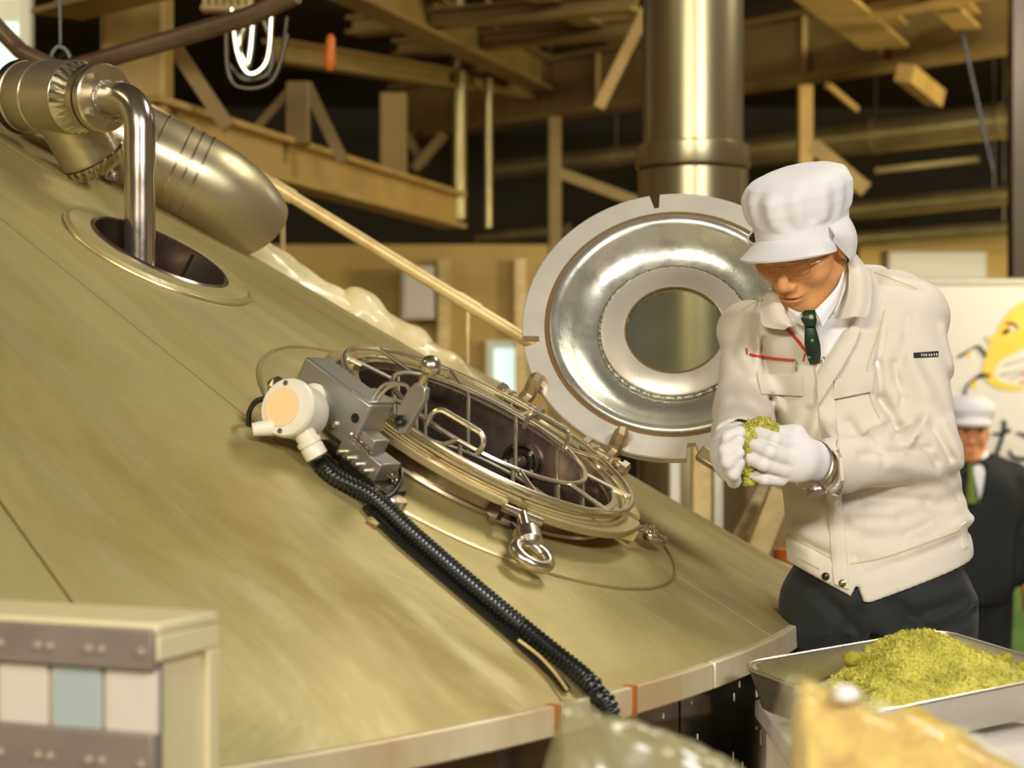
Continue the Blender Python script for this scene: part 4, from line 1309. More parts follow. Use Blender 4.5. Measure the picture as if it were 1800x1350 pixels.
def jacket_raw(P):
    d = torso(P)
    d = smin(d, sd_ell(P, m(1592, 556, 3.29), (0.078, 0.080, 0.066)), 0.035)
    d = smin(d, sd_ell(P, m(1318, 582, 3.345), (0.060, 0.062, 0.055)), 0.03)
    d = smin(d, sd_ell(P, m(1545, 540, 3.36), (0.09, 0.07, 0.075)), 0.04)
    ar = smin(sd_cone(P, SH_R, EL_R, 0.074, 0.058), sd_cone(P, EL_R, WR_R, 0.058, 0.045), 0.02)
    al = smin(sd_cone(P, SH_L, EL_L, 0.060, 0.056), sd_cone(P, EL_L, WR_L, 0.056, 0.045), 0.02)
    axr, axl = nrm(WR_R - EL_R), nrm(WR_L - EL_L)
    ar = np.maximum(smax(ar, (P - WR_R) @ axr, 0.004), -sd_cone(P, WR_R - axr * 0.012, WR_R + axr * 0.05, 0.0355, 0.0355))
    al = np.maximum(smax(al, (P - WR_L) @ axl, 0.004), -sd_cone(P, WR_L - axl * 0.012, WR_L + axl * 0.05, 0.036, 0.036))
    d = smin(d, ar, 0.016)
    d = smin(d, al, 0.012)
    X, Y = px_of(P)
    # blouson: gathers in above the waistband, band itself sits flush
    frontw = np.clip((3.32 - P[..., 1]) / 0.08, 0, 1)
    for a, b, wd, dp in FOLDS:
        d = d + frontw * dp * 0.0017 * np.exp(-(seg2(X, Y, a, b) / wd) ** 2)
    d = d + 0.0016 * wob(P, 42, 21) + 0.0009 * wob(P, 95, 22)
    d = smax(d, (470 - Y) / 1000, 0.01)
    hem = np.interp(X, HEM[0], HEM[1])
    d = d + 0.004 * np.exp(-((Y - (hem - 48)) / 7) ** 2)
    return d, X, Y, hem
# neck opening (a V cut through the front of the jacket)
def in_poly(X, Y, poly):
    ins = np.full(X.shape, -1e9)
    for (x0, y0), (x1, y1) in zip(poly, poly[1:] + poly[:1]):
        n = math.hypot(x1 - x0, y1 - y0)
        ins = np.maximum(ins, ((x1 - x0) * (Y - y0) - (y1 - y0) * (X - x0)) / n)
    return ins
CONV = [(1340, 440), (1386, 570), (1431, 640), (1480, 566), (1505, 430)]
def jacket_sdf(P):
    d, X, Y, hem = jacket_raw(P)
    d = smax(d, (Y - hem) / 1000, 0.004)
    v = in_poly(X, Y, CONV) / 1000
    cut = np.maximum(v, (P[..., 1] - 3.27))
    d = smax(d, -cut, 0.003)
    d = np.maximum(d, -(np.linalg.norm((P - m(1482, 440, 3.265)) * np.array([1, 1, 0.7]), axis=-1) - 0.052))
    return d
jv = implicit(jacket_sdf, (0.33, 2.96, 0.95), (0.86, 3.50, 1.62), 0.0042)
JK = part(MAN, 'jacket', jv, M['jacket'], angle=180)
JBV = BVHTree.FromPolygons([Vector(q) for q in jv[0]], [tuple(f) for f in jv[1]])
def jhit(px, py, off=0.0, bv=None):
    d = Vector(((px - 900) / F_PX, 1, (675 - py) / F_PX)).normalized()
    h = (bv or JBV).ray_cast(Vector(CAM), d)
    if h[0] is None:
        return W(px, py, 3.2), np.array([0, -1.0, 0])
    n = np.array(h[1])
    if n @ np.array(d) > 0:
        n = -n
    return np.array(h[0]) + n * off, n
def jline(pts, off=0.0, n=8):
    P2 = spline([(x, y, 0) for x, y in pts], n)
    return np.array([jhit(q[0], q[1], off)[0] for q in P2])
def jquad(c, nu, nv, off, lift=0.0):
    """cloth patch draped on the jacket: corners tl, tr, br, bl in the man's plane"""
    tl, tr, br, bl = [np.array(q, float) for q in c]
    G = np.zeros((nu, nv, 3))
    for i in range(nu):
        for j in range(nv):
            a, b = i / (nu - 1), j / (nv - 1)
            q = (tl * (1 - b) + tr * b) * (1 - a) + (bl * (1 - b) + br * b) * a
            p, n = jhit(q[0], q[1], 0)
            G[i, j] = p + np.array([0, -1, 0]) * (off + lift * a)
    # smooth so that the patch bridges folds
    for _ in range(3):
        H = G.copy()
        H[1:-1, 1:-1] = (G[:-2, 1:-1] + G[2:, 1:-1] + G[1:-1, :-2] + G[1:-1, 2:]) / 4
        H[:, :, 1] = np.minimum(H[:, :, 1], G[:, :, 1])
        G = H
    return G
def jpatch(name, c, off, thick, mt, nu=8, nv=12, lift=0.0, parent=None, **k):
    return part(MAN, name, sheet(jquad(c, nu, nv, off, lift), thick, (0, -1, 0)), mt, parent=parent or JK, angle=50, **k)
# waistband seam, placket, pocket flaps, zips, seams
part(MAN, 'placket', sheet(jquad([(1432, 640), (1462, 640), (1492, 1036), (1466, 1026)], 30, 6, 0.004, 0), 0.005, (0, -1, 0)), M['jacket'], parent=JK, angle=50)
jpatch('pocket_flap', [(1330, 655), (1410, 662), (1408, 696), (1338, 692)], 0.005, 0.004, M['jacket'], lift=0.003)
jpatch('pocket_flap', [(1466, 668), (1536, 650), (1532, 688), (1462, 702)], 0.005, 0.004, M['jacket'], lift=0.003)
part(MAN, 'chest_zip', tube(jline([(1318, 624), (1345, 628), (1375, 631), (1398, 633)], 0.002), 0.0022, 6), M['red'], parent=JK, label='red zip tape across the chest pocket')
part(MAN, 'chest_zip_end', tube(jline([(1312, 614), (1313, 624)], 0.002), 0.0014, 6), M['red'], parent=JK)
part(MAN, 'chest_zip_end', tube(jline([(1415, 622), (1412, 634)], 0.002), 0.0014, 6), M['red'], parent=JK)
part(MAN, 'zip_pull', tube(jline([(1399, 633), (1402, 640), (1401, 650)], 0.004), 0.0022, 6), M['bolt'], parent=JK)
for nm, pts in (('seam', [(1555, 545), (1538, 600), (1524, 650), (1530, 700), (1546, 735)]), ('seam', [(1536, 478), (1572, 492), (1612, 508)]),
                ('seam', [(1440, 1000), (1400, 978)]), ('waistband_seam', [(1385, 940), (1440, 970), (1466, 985)]), ('waistband_seam', [(1494, 992), (1560, 978), (1640, 950), (1702, 925)]),
                ('yoke_seam', [(1305, 545), (1330, 530), (1352, 520)]),
                ('cuff_seam', [(1452, 780), (1458, 820), (1454, 862)])):
    part(MAN, nm, tube(jline(pts, 0.0004), 0.0013, 5), M['stitch'], parent=JK)
stud = [(1452, 1013), (1481, 1025)]
for k, q in enumerate(stud):
    p, n = jhit(*q, 0.003)
    part(MAN, 'press_stud', lathe([(0.0065, -0.003), (0.0065, 0.001), (0.004, 0.0025), (0, 0.003)], p, n, 16), M['brass' if k else 'darksteel'], parent=JK)
p, n = jhit(1626, 623, 0.0)
jp = jpatch('arm_patch', [(1606, 620), (1649, 617), (1649, 627), (1607, 629)], 0.0025, 0.002, M['patch'], 3, 6)
x = 1618
for wdt in (3, 2, 4, 2, 3, 2, 3):      # woven lettering on the patch
    pa = jhit(x, 621.5, 0.0036)[0]; pb = jhit(x, 626, 0.0036)[0]
    pc = jhit(x + wdt * 0.6, 623, 0.0036)[0]
    part(MAN, 'patch_lettering', tube([pa, (pa + pb) / 2, pb], 0.0006, 4), M['print_white'], parent=JK)
    part(MAN, 'patch_lettering', tube([pb, (pc + pb) / 2, pc], 0.0006, 4), M['print_white'], parent=JK)
    x += wdt + 1.6
# waist adjuster tabs
jpatch('waist_tab', [(1688, 925), (1699, 917), (1702, 958), (1694, 964)], 0.004, 0.004, M['jacket'], 5, 4)
# collar: two turned-down leaves
def leaf(inner, outer, n=14, mid_lift=0.012, thick=0.004):
    I = spline(inner, n); O = spline(outer, n)
    rows = []
    for t in np.linspace(0, 1, 8):
        R = I * (1 - t) + O * t
        R = R + np.array([0.0, -1, 0.25]) * mid_lift * math.sin(math.pi * min(t * 1.1, 1))
        rows.append(R)
    return sheet(np.array(rows), thick, (0, -1, 0))
y0 = 3.15
part(MAN, 'collar_leaf', leaf([m(1489, 440, 3.20), m(1492, 480, 3.165), m(1490, 520, 3.15), m(1478, 562, 3.135)], [m(1505, 446, 3.24), m(1530, 485, 3.185), m(1530, 540, 3.145), m(1521, 558, 3.135)]), M['jacket'], parent=JK, angle=60)
part(MAN, 'collar_leaf', leaf([m(1362, 508, 3.20), m(1372, 528, 3.175), m(1384, 552, 3.158), m(1396, 574, 3.145)], [m(1338, 522, 3.215), m(1336, 545, 3.190), m(1342, 572, 3.168), m(1378, 580, 3.146)]), M['jacket'], parent=JK, angle=60)
part(MAN, 'collar_stand', leaf([m(1489, 452, 3.205), m(1488, 500, 3.17), m(1470, 548, 3.145)], [m(1478, 470, 3.19), m(1477, 510, 3.165), m(1462, 552, 3.148)], mid_lift=0.002), M['jacket'], parent=JK, angle=60)
# lapel and red zip edges of the open front
lv = [m(1388, 572, 3.146), m(1410, 604, 3.150), m(1431, 640, 3.158)]
part(MAN, 'front_zip', tube(spline([jhit(1368, 574, 0.002)[0], jhit(1380, 577, 0.002)[0]] + [jhit(x, y, 0.002)[0] for x, y in ((1390, 585), (1405, 602), (1420, 622), (1429, 636))], 5), 0.0028, 6), M['red'], parent=JK, label='red zip tape edging the open jacket front')
part(MAN, 'front_zip', tube(spline([jhit(x, y, 0.007)[0] for x, y in ((1486, 562), (1472, 584), (1454, 610), (1435, 640))], 5), 0.0020, 6), M['red'], parent=JK)
part(MAN, 'lapel', sheet(np.array([[jhit(*((1 - b) * np.array(p0) + b * np.array(p1)), 0.004 + 0.010 * b)[0] for b in np.linspace(0, 1, 6)] for p0, p1 in
     (((1488, 563), (1506, 584)), ((1475, 586), (1498, 606)), ((1459, 609), (1480, 634)), ((1443, 634), (1458, 670)), ((1437, 654), (1438, 712)))]), 0.004, (0, -1, 0)), M['jacket'], parent=JK, angle=60)

# shirt and tie
def shirt_sdf(P):
    X, Y = px_of(P)
    d = torso(P, -0.014)
    d = smin(d, sd_cone(P, m(1478, 500, 3.255), m(1452, 560, 3.225), 0.062, 0.060), 0.02)
    return smax(np.maximum(d, (Y - 690) / 1000), (486 - Y) / 1000, 0.01)
part(MAN, 'shirt', implicit(shirt_sdf, (0.43, 3.12, 1.30), (0.70, 3.40, 1.60), 0.0045), M['shirt'], angle=180)
def strip(c, w0, thick=0.005):
    """tapered cloth strip from a list of (px, py, depth, half width px)"""
    G = []
    for x, y, dpt, hw in c:
        G.append([m(x + hw * s, y, dpt - 0.004 * (1 - s * s)) for s in np.linspace(-1, 1, 7)])
    return sheet(np.array(G), thick, (0, -1, 0))
part(MAN, 'shirt_collar', leaf([m(1484, 468, 3.17), m(1470, 505, 3.15), m(1432, 546, 3.128)], [m(1482, 500, 3.165), m(1470, 535, 3.148), m(1446, 574, 3.128)], mid_lift=0.004, thick=0.003), M['shirt'], angle=60)
part(MAN, 'shirt_collar', leaf([m(1385, 540, 3.15), m(1402, 548, 3.135), m(1422, 552, 3.125)], [m(1388, 556, 3.15), m(1400, 566, 3.138), m(1412, 574, 3.130)], mid_lift=0.003, thick=0.003), M['shirt'], angle=60)
tie = bpy.data.materials.new('green_patterned_tie')
tie.use_nodes = True
nt = tie.node_tree; b = nt.nodes['Principled BSDF']
b.inputs['Roughness'].default_value = 0.45
tcn = nt.nodes.new('ShaderNodeTexCoord'); vo = nt.nodes.new('ShaderNodeTexVoronoi'); vo.inputs['Scale'].default_value = 55
rp = nt.nodes.new('ShaderNodeValToRGB')
rp.color_ramp.elements[0].color = (*s2l((150, 160, 110)), 1); rp.color_ramp.elements[0].position = 0.16
rp.color_ramp.elements[1].color = (*s2l((16, 44, 22)), 1); rp.color_ramp.elements[1].position = 0.26
nt.links.new(tcn.outputs['Object'], vo.inputs['Vector']); nt.links.new(vo.outputs['Distance'], rp.inputs[0]); nt.links.new(rp.outputs[0], b.inputs['Base Color'])
TI = part(MAN, 'tie', strip([(1424, 572, 3.128, 9), (1426, 590, 3.125, 12), (1428, 606, 3.130, 14), (1430, 622, 3.142, 13), (1432, 640, 3.165, 9)], 0), tie, angle=60)
part(MAN, 'tie_knot', strip([(1424, 545, 3.124, 9), (1421, 552, 3.116, 13), (1422, 562, 3.115, 14), (1425, 574, 3.120, 9)], 0, 0.012), tie, parent=TI, angle=60)

# trousers and shoes
def leg(P, hx, kx):
    hip = np.array([(hx - 900) / F_PX * 3.245, 3.245, 0.96]); knee = np.array([(kx - 900) / 1000 + 0.01, 3.25, 0.50]); ank = np.array([(kx - 900) / 1000 + 0.015, 3.30, 0.07])
    return smin(sd_cone(P, hip, knee, 0.094, 0.070), sd_cone(P, knee, ank, 0.070, 0.056), 0.02)
TF = [((1400, 1010), (1480, 1090), 10, 5), ((1480, 1060), (1440, 1120), 12, 5), ((1560, 1070), (1660, 1040), 9, 6), ((1600, 1100), (1690, 1060), 9, 6), ((1540, 1040), (1600, 1090), 10, 5), ((1675, 990), (1695, 1030), 6, 4), ((1500, 1090), (1540, 1140), 10, 5)]
def trousers_sdf(P):
    X, Y = px_of(P)
    d = torso(P, -0.006)
    d = d + 0.016 * np.clip((1030 - Y) / 60, 0, 1)
    d = np.maximum(d, np.maximum((Y - 1100) / 1000, (930 - Y) / 1000))
    d = smin(d, leg(P, 1468, 1466), 0.03)
    d = smin(d, leg(P, 1618, 1622), 0.03)
    for a, bb, wd, dp in TF:
        d = d + np.clip((3.27 - P[..., 1]) / 0.05, 0, 1) * dp * 0.0018 * np.exp(-(seg2(X, Y, a, bb) / wd) ** 2)
    return np.maximum(d + 0.0015 * wob(P, 40, 8), 0.045 - P[..., 2])
part(MAN, 'trousers', implicit(trousers_sdf, (0.44, 3.08, 0.03), (0.86, 3.42, 1.12), 0.0065), M['trousers'], angle=180)
for fx in (0.582, 0.738):
    def shoe(P):
        d = smin(sd_ell(P, (fx - 0.02, 3.23, 0.04), (0.048, 0.135, 0.045)), sd_ell(P, (fx, 3.31, 0.06), (0.045, 0.06, 0.06)), 0.03)
        return np.maximum(d, 0.004 - P[..., 2])
    part(MAN, 'shoe', implicit(shoe, (fx - 0.09, 3.06, -0.01), (fx + 0.08, 3.40, 0.14), 0.007), M['shoe'], angle=180)

# ---- head
def head_frame(psi, th, ro):
    psi, th, ro = [math.radians(q) for q in (psi, th, ro)]
    Fv = np.array([-math.sin(psi) * math.cos(th), -math.cos(psi) * math.cos(th), -math.sin(th)])
    U = np.array([-math.sin(psi) * math.sin(th), -math.cos(psi) * math.sin(th), math.cos(th)])
    L = np.cross(Fv, U)
    if L[0] < 0:
        L = -L
    return L * math.cos(ro) + U * math.sin(ro), Fv, U * math.cos(ro) - L * math.sin(ro)
HL, HFw, HU = head_frame(36, 40, -8)
HC = m(1407, 424, 3.17)
HS = 0.90
HM = np.stack([HL, HFw, HU])
def hp(x, y, z):
    return HC + HS * (np.array([x, y, z]) @ HM)
def hloc(P):
    return ((P - HC) @ HM.T) / HS
def head_local(q):
    """q: points in head space, x = his left, y = forward, z = up"""
    d = sd_ell(q, (0, -0.012, 0.040), (0.076, 0.094, 0.088))
    d = smin(d, sd_ell(q, (0, 0.022, -0.030), (0.064, 0.066, 0.080)), 0.03)
    d = smin(d, sd_ell(q, (0, 0.052, -0.092), (0.034, 0.032, 0.028)), 0.03)           # chin
    for s in (-1, 1):
        d = smin(d, sd_ell(q, (s * 0.046, 0.050, -0.022), (0.026, 0.028, 0.024)), 0.018)  # cheek bone
        d = smin(d, sd_cone(q, np.array([s * 0.058, 0.0, -0.055]), np.array([s * 0.026, 0.052, -0.098]), 0.020, 0.018), 0.02)  # jaw
        d = smax(d, -sd_ell(q, (s * 0.031, 0.098, 0.012), (0.019, 0.016, 0.011)), 0.012)  # eye socket
        d = smin(d, sd_ell(q, (s * 0.031, 0.076, 0.012), (0.015, 0.0135, 0.010)), 0.004)   # lid
        d = smin(d, sd_cone(q, np.array([s * 0.016, 0.086, 0.030]), np.array([s * 0.046, 0.072, 0.031]), 0.007, 0.005), 0.008)
        d = smin(d, sd_ell(q, (s * 0.012, 0.094, -0.034), (0.009, 0.010, 0.008)), 0.006)   # nostril wing
        d = d + 0.0022 * np.exp(-(np.linalg.norm((q - np.array([s * 0.033, 0.075, -0.060])) * np.array([1.4, 1, 0.6]), axis=-1) / 0.011) ** 2)  # smile crease
        ear = sd_ell(q, (s * 0.079, -0.008, -0.004), (0.010, 0.020, 0.033))
        d = smin(d, ear, 0.006)
    d = smin(d, sd_cone(q, np.array([0, 0.084, 0.014]), np.array([0, 0.104, -0.028]), 0.008, 0.0115), 0.010)  # nose
    d = smin(d, sd_ell(q, (0, 0.074, -0.060), (0.026, 0.020, 0.022)), 0.014)
    d = smin(d, sd_ell(q, (0, 0.0885, -0.0605), (0.021, 0.008, 0.0045)), 0.005)       # lips
    d = smin(d, sd_ell(q, (0, 0.0880, -0.0715), (0.018, 0.008, 0.0050)), 0.005)
    mz = np.abs(q[..., 0])
    d = d + 0.0045 * np.exp(-((q[..., 2] + 0.066 - 0.05 * 0 * mz) / 0.0022) ** 2) * np.exp(-(mz / 0.024) ** 4) * (q[..., 1] > 0.06)
    return d
head_cap = np.stack(head_frame(36, 20, 0))
neck0, neck1 = hp(0, -0.015, -0.05), m(1478, 545, 3.27)
def head_sdf(P):
    d = head_local(hloc(P)) * HS
    qc = ((P - HC) @ head_cap.T) / HS
    d = smax(d, (qc[..., 2] - 0.075) * HS, 0.01)       # the skull ends inside the cap
    rc = np.hypot(qc[..., 0] / 0.96, (qc[..., 1] + 0.012) / 1.17)
    d = smax(d, (rc - 0.081 - 2.5 * np.clip(0.030 - qc[..., 2], 0, 1)) * HS, 0.006)
    return smin(d, sd_cone(P, neck0, neck1, 0.050, 0.056), 0.025)
hv = implicit(head_sdf, HC - np.array([0.13, 0.14, 0.20]), HC + np.array([0.15, 0.16, 0.14]), 0.0022)
skin = bpy.data.materials.new('skin')
skin.use_nodes = True
nt = skin.node_tree; b = nt.nodes['Principled BSDF']
vc = nt.nodes.new('ShaderNodeVertexColor'); vc.layer_name = 'tint'
nt.links.new(vc.outputs['Color'], b.inputs['Base Color'])
b.inputs['Roughness'].default_value = 0.5
b.inputs['Subsurface Weight'].default_value = 0.12
b.inputs['Subsurface Radius'].default_value = (0.010, 0.004, 0.002)
HD = part(MAN, 'body', hv, skin, angle=180, label='tanned face looking down at the gloved hands')
q = hloc(hv[0])
base = np.tile(np.array(s2l((222, 160, 100))), (len(q), 1))
def tint(c, wgt):
    global base
    base = base * (1 - wgt[:, None]) + np.array(s2l(c)) * wgt[:, None]
g = lambda c, r: np.exp(-(((q - np.array(c)) / np.array(r)) ** 2).sum(1))
tint((214, 138, 92), 0.6 * (g((0.045, 0.06, -0.02), (0.022, 0.03, 0.018)) + g((-0.045, 0.06, -0.02), (0.022, 0.03, 0.018))))
tint((206, 128, 84), 0.6 * g((0, 0.108, -0.03), (0.016, 0.02, 0.014)))
tint((176, 98, 72), np.clip(0.9 * g((0, 0.092, -0.066), (0.024, 0.02, 0.0085)), 0, 1))
for s_ in (-1, 1):
    tint((92, 70, 50), np.clip(0.85 * g((s_ * 0.031, 0.082, 0.030), (0.016, 0.02, 0.0045)), 0, 1))
    tint((70, 50, 38), np.clip(0.9 * g((s_ * 0.031, 0.088, 0.0045), (0.014, 0.012, 0.0018)), 0, 1))
vcl = HD.data.color_attributes.new('tint', 'FLOAT_COLOR', 'POINT')
vcl.data.foreach_set('color', np.concatenate([base, np.ones((len(base), 1))], 1).ravel())
# spectacles: rimless
SP = None
for s_ in (-1, 1):
    ring = [hp(s_ * 0.033 + 0.023 * math.cos(t), 0.0985 - 0.010 * (math.cos(t) * s_ > 0) * abs(math.cos(t)), 0.010 + 0.0155 * math.sin(t)) for t in np.linspace(0, 2 * np.pi, 28, endpoint=False)]
    gl = part(MAN, 'spectacle_lens', prism(np.array(ring), HFw * 0.0015), M['lens'])
    part(MAN, 'lens_rim', tube(ring, 0.0007, 5, True), M['gold'], parent=gl)
    part(MAN, 'temple_arm', tube(spline([hp(s_ * 0.056, 0.088, 0.018), hp(s_ * 0.072, 0.070, 0.017), hp(s_ * 0.079, 0.02, 0.010), hp(s_ * 0.079, -0.01, 0.0)], 5), 0.0014, 6), M['gold'])
part(MAN, 'nose_bridge', tube(spline([hp(-0.011, 0.099, 0.014), hp(0, 0.104, 0.017), hp(0.011, 0.099, 0.014)], 4), 0.0012, 6), M['gold'])

# ---- cap
CM = np.stack(head_frame(36, 20, 0))
CC = HC + np.array([0.004, 0.0, -0.012])
def capp(x, y, z):
    return CC + HS * (np.array([x, y, z]) @ CM)
def cap_sdf(P):
    q = ((P - CC) @ CM.T) / HS
    x, y, z = q[..., 0], q[..., 1] + 0.012, q[..., 2]
    # crown leans a little back so that its top stays level
    y = y + 0.10 * (z - 0.05)
    ph = np.arctan2(x, y)
    r = np.hypot(x / 0.96, y / 1.17)
    zz = np.array([0.015, 0.035, 0.055, 0.066, 0.088, 0.112, 0.132, 0.146])
    rr = np.array([0.088, 0.0885, 0.089, 0.093, 0.099, 0.101, 0.096, 0.075])
    pl = np.interp(z, [0.055, 0.07, 0.11, 0.15], [0, 1, 0.9, 0.2])
    prof = np.interp(z, zz, rr) + pl * (0.0035 * np.cos(13 * ph + 0.6 * np.sin(2 * ph)) + 0.002 * np.sin(7 * ph + 1))
    top = 0.178 + 0.0 * x - 3.0 * r ** 2 * 0.8
    d = smax((r - prof) * 0.9, (z - 0.148 + 1.5 * r * r) * 0.8, 0.016)
    d = d + 0.0014 * wob(P, 60, 31) * (z > 0.06)
    lower = 0.018 - 0.010 * np.clip(-y / 0.09, -1, 1)
    d = np.maximum(d, lower - z)
    ins = np.maximum((r - 0.083), 0 * z - 1)
    d = np.where(z < 0.022, np.maximum(d, -(r - 0.0850)), d)
    return d * HS
cv = implicit(cap_sdf, HC - np.array([0.16, 0.17, 0.06]), HC + np.array([0.19, 0.20, 0.20]), 0.0030)
CAP = part(MAN, 'cap', cv, M['cloth_white'], angle=180, label='puffy white food-factory cap')
# visor
G = []
for t in np.linspace(0, 1, 9):
    row = []
    for ph in np.linspace(-1.25, 1.25, 33):
        ext = 0.066 * max(math.cos(ph / 1.25 * math.pi / 2), 0) ** 0.55
        r = 0.0885 + ext * t
        x = 0.96 * 0.0885 * math.sin(ph) + ext * t * math.sin(ph) * 0.55
        y = 1.17 * 0.0885 * math.cos(ph) - 0.012 + ext * t * (0.5 + 0.5 * math.cos(ph))
        z = 0.038 - 0.006 * t - 0.030 * (ph / 1.25) ** 2 * (0.5 + 0.5 * t) + 0.004 * math.cos(ph) - 0.013 * t * math.cos(ph)
        row.append(capp(x, y, z))
    G.append(row)
part(MAN, 'visor', sheet(np.array(G), 0.004, CM[2]), M['cloth_white'], parent=CAP, angle=60)
# neck flap gathered round the back
G = []
for t in np.linspace(0, 1, 12):
    row = []
    for ph in np.linspace(1.12, 2 * math.pi - 1.12, 60):
        fade = min(1, (ph - 1.12) / 0.5, (2 * math.pi - 1.12 - ph) / 0.5)
        bulge = 0.013 * math.sin(math.pi * t) + 0.004 * t * math.sin(ph * 9) * fade + 0.004 * math.sin(ph * 5 + 2) * t
        r = 0.091 + bulge
        drop = (0.030 + 0.058 * fade) * t
        x = 0.96 * r * math.sin(ph); y = (1.12 if math.cos(ph) > 0 else 0.86) * r * math.cos(ph) - 0.012
        row.append(capp(x, y + 0.002, 0.050 - drop))
    G.append(row)
part(MAN, 'neck_flap', sheet(np.array(G), 0.003, None), M['cloth_white'], parent=CAP, angle=80)

# ---- gloves
def glove_r(P):      # his left hand, image right: back of the hand towards the viewer, fingers pointing left
    y = 3.0
    d = sd_cone(P, m(1436, 812, 3.03), m(1405, 806, 3.00), 0.034, 0.036)
    d = smin(d, sd_ell(P, m(1392, 806, 2.985), (0.036, 0.024, 0.036)), 0.02)
    fingers = [  # base, knuckle, tip, radii
        ((1392, 784, 2.975), (1362, 772, 2.955), (1334, 760, 2.975), 0.0125, 0.0098),
        ((1384, 806, 2.968), (1352, 794, 2.945), (1326, 782, 2.965), 0.0130, 0.0100),
        ((1376, 826, 2.970), (1342, 816, 2.950), (1314, 804, 2.968), 0.0125, 0.0098),
        ((1372, 843, 2.980), (1344, 842, 2.965), (1322, 834, 2.978), 0.0110, 0.0085)]
    for a, b, c, r0, r1 in fingers:
        f = smin(sd_cone(P, m(*a), m(*b), r0, (r0 + r1) / 2), sd_cone(P, m(*b), m(*c), (r0 + r1) / 2, r1), 0.004)
        d = smin(d, f, 0.006)
    th = smin(sd_cone(P, m(1408, 790, 3.00), m(1398, 764, 2.99), 0.019, 0.0155), sd_cone(P, m(1398, 764, 2.99), m(1362, 762, 3.00), 0.0155, 0.0125), 0.008)
    d = smin(d, th, 0.008)
    X, Y = px_of(P)
    return d + 0.0008 * wob(P, 110, 51)
def glove_l(P):      # his right hand, image left: palm cupped, finger tips towards the right
    d = sd_cone(P, m(1290, 776, 3.06), m(1288, 792, 3.02), 0.036, 0.036)
    d = smin(d, sd_ell(P, m(1284, 806, 3.00), (0.026, 0.030, 0.036)), 0.02)
    d = smin(d, sd_ell(P, m(1312, 822, 3.02), (0.040, 0.024, 0.024)), 0.02)
    fingers = [
        ((1276, 792, 2.99), (1280, 770, 2.965), (1300, 760, 2.965), 0.0130, 0.0105),
        ((1274, 812, 2.98), (1276, 792, 2.955), (1298, 776, 2.950), 0.0135, 0.0105),
        ((1280, 832, 2.98), (1280, 812, 2.950), (1298, 796, 2.945), 0.0130, 0.0102),
        ((1290, 846, 2.985), (1290, 832, 2.955), (1300, 814, 2.950), 0.0115, 0.0092)]
    for a, b, c, r0, r1 in fingers:
        f = smin(sd_cone(P, m(*a), m(*b), r0, (r0 + r1) / 2), sd_cone(P, m(*b), m(*c), (r0 + r1) / 2, r1), 0.005)
        d = smin(d, f, 0.005)
    th = smin(sd_cone(P, m(1296, 784, 3.02), m(1310, 764, 3.005), 0.018, 0.015), sd_cone(P, m(1310, 764, 3.005), m(1332, 757, 3.00), 0.0145, 0.0115), 0.008)
    d = smin(d, th, 0.008)
    return d + 0.0008 * wob(P, 110, 52)
def bb(*pts, pad=0.05):
    A = np.array([m(*p) for p in pts])
    return A.min(0) - pad, A.max(0) + pad
lo, hi = bb((1440, 760, 3.05), (1315, 850, 2.95))
part(MAN, 'glove', implicit(glove_r, lo, hi, 0.0020), M['glove'], angle=180)
lo, hi = bb((1340, 750, 3.08), (1262, 850, 2.94))
part(MAN, 'glove', implicit(glove_l, lo, hi, 0.0020), M['glove'], angle=180)
# watch
wc = m(1427, 818, 3.02)
wa = nrm(m(1447, 826, 3.05) - m(1415, 808, 3.00))
e1, e2, _ = basis(wa)
WT = part(MAN, 'watch_band', lathe([(0.0395, -0.008), (0.0415, -0.007), (0.0415, 0.007), (0.0395, 0.008)], wc, wa, 40, closed=True), M['bolt'])
fd = nrm(m(1418, 852, 2.975) - wc); fd = nrm(fd - wa * (fd @ wa))
part(MAN, 'watch_case', lathe([(0.0, -0.002), (0.0165, -0.002), (0.0175, 0.002), (0.0165, 0.007), (0.0145, 0.008), (0.0, 0.008)], wc + fd * 0.041, fd, 28), M['bolt'], parent=WT)
part(MAN, 'watch_dial', lathe([(0.0, 0.0083), (0.0135, 0.0083), (0.0135, 0.0086), (0.0, 0.0088)], wc + fd * 0.041, fd, 24), M['rivet'], parent=WT)
# powder in the hands
def clump(P):
    d = sd_cone(P, m(1300, 778, 2.985), m(1340, 764, 3.00), 0.022, 0.026)
    d = smin(d, sd_cone(P, m(1310, 800, 2.975), m(1320, 840, 2.985), 0.016, 0.012), 0.01)
    d = smin(d, sd_ell(P, m(1340, 756, 3.00), (0.026, 0.02, 0.013)), 0.01)
    return d + 0.0030 * wob(P, 190, 61) + 0.0022 * wob(P, 420, 62)
lo, hi = bb((1280, 740, 3.03), (1360, 860, 2.95), pad=0.02)
hcv, hcf = implicit(clump, lo, hi, 0.0019)
rr_ = np.random.default_rng(12)
tet4 = np.array([(1, 1, 1), (-1, -1, 1), (-1, 1, -1), (1, -1, -1)], float)
cr = [(hcv[rr_.integers(len(hcv))] + tet4 * rr_.uniform(0.0008, 0.0024) @ np.linalg.qr(rr_.normal(size=(3, 3)))[0], [(0, 1, 2), (0, 3, 1), (0, 2, 3), (1, 3, 2)]) for _ in range(1500)]
single('hop_clump', join((hcv, hcf), *cr), M['hop'], 'crumbling yellow-green hop powder held in the gloved hands', 'hop powder', angle=180)
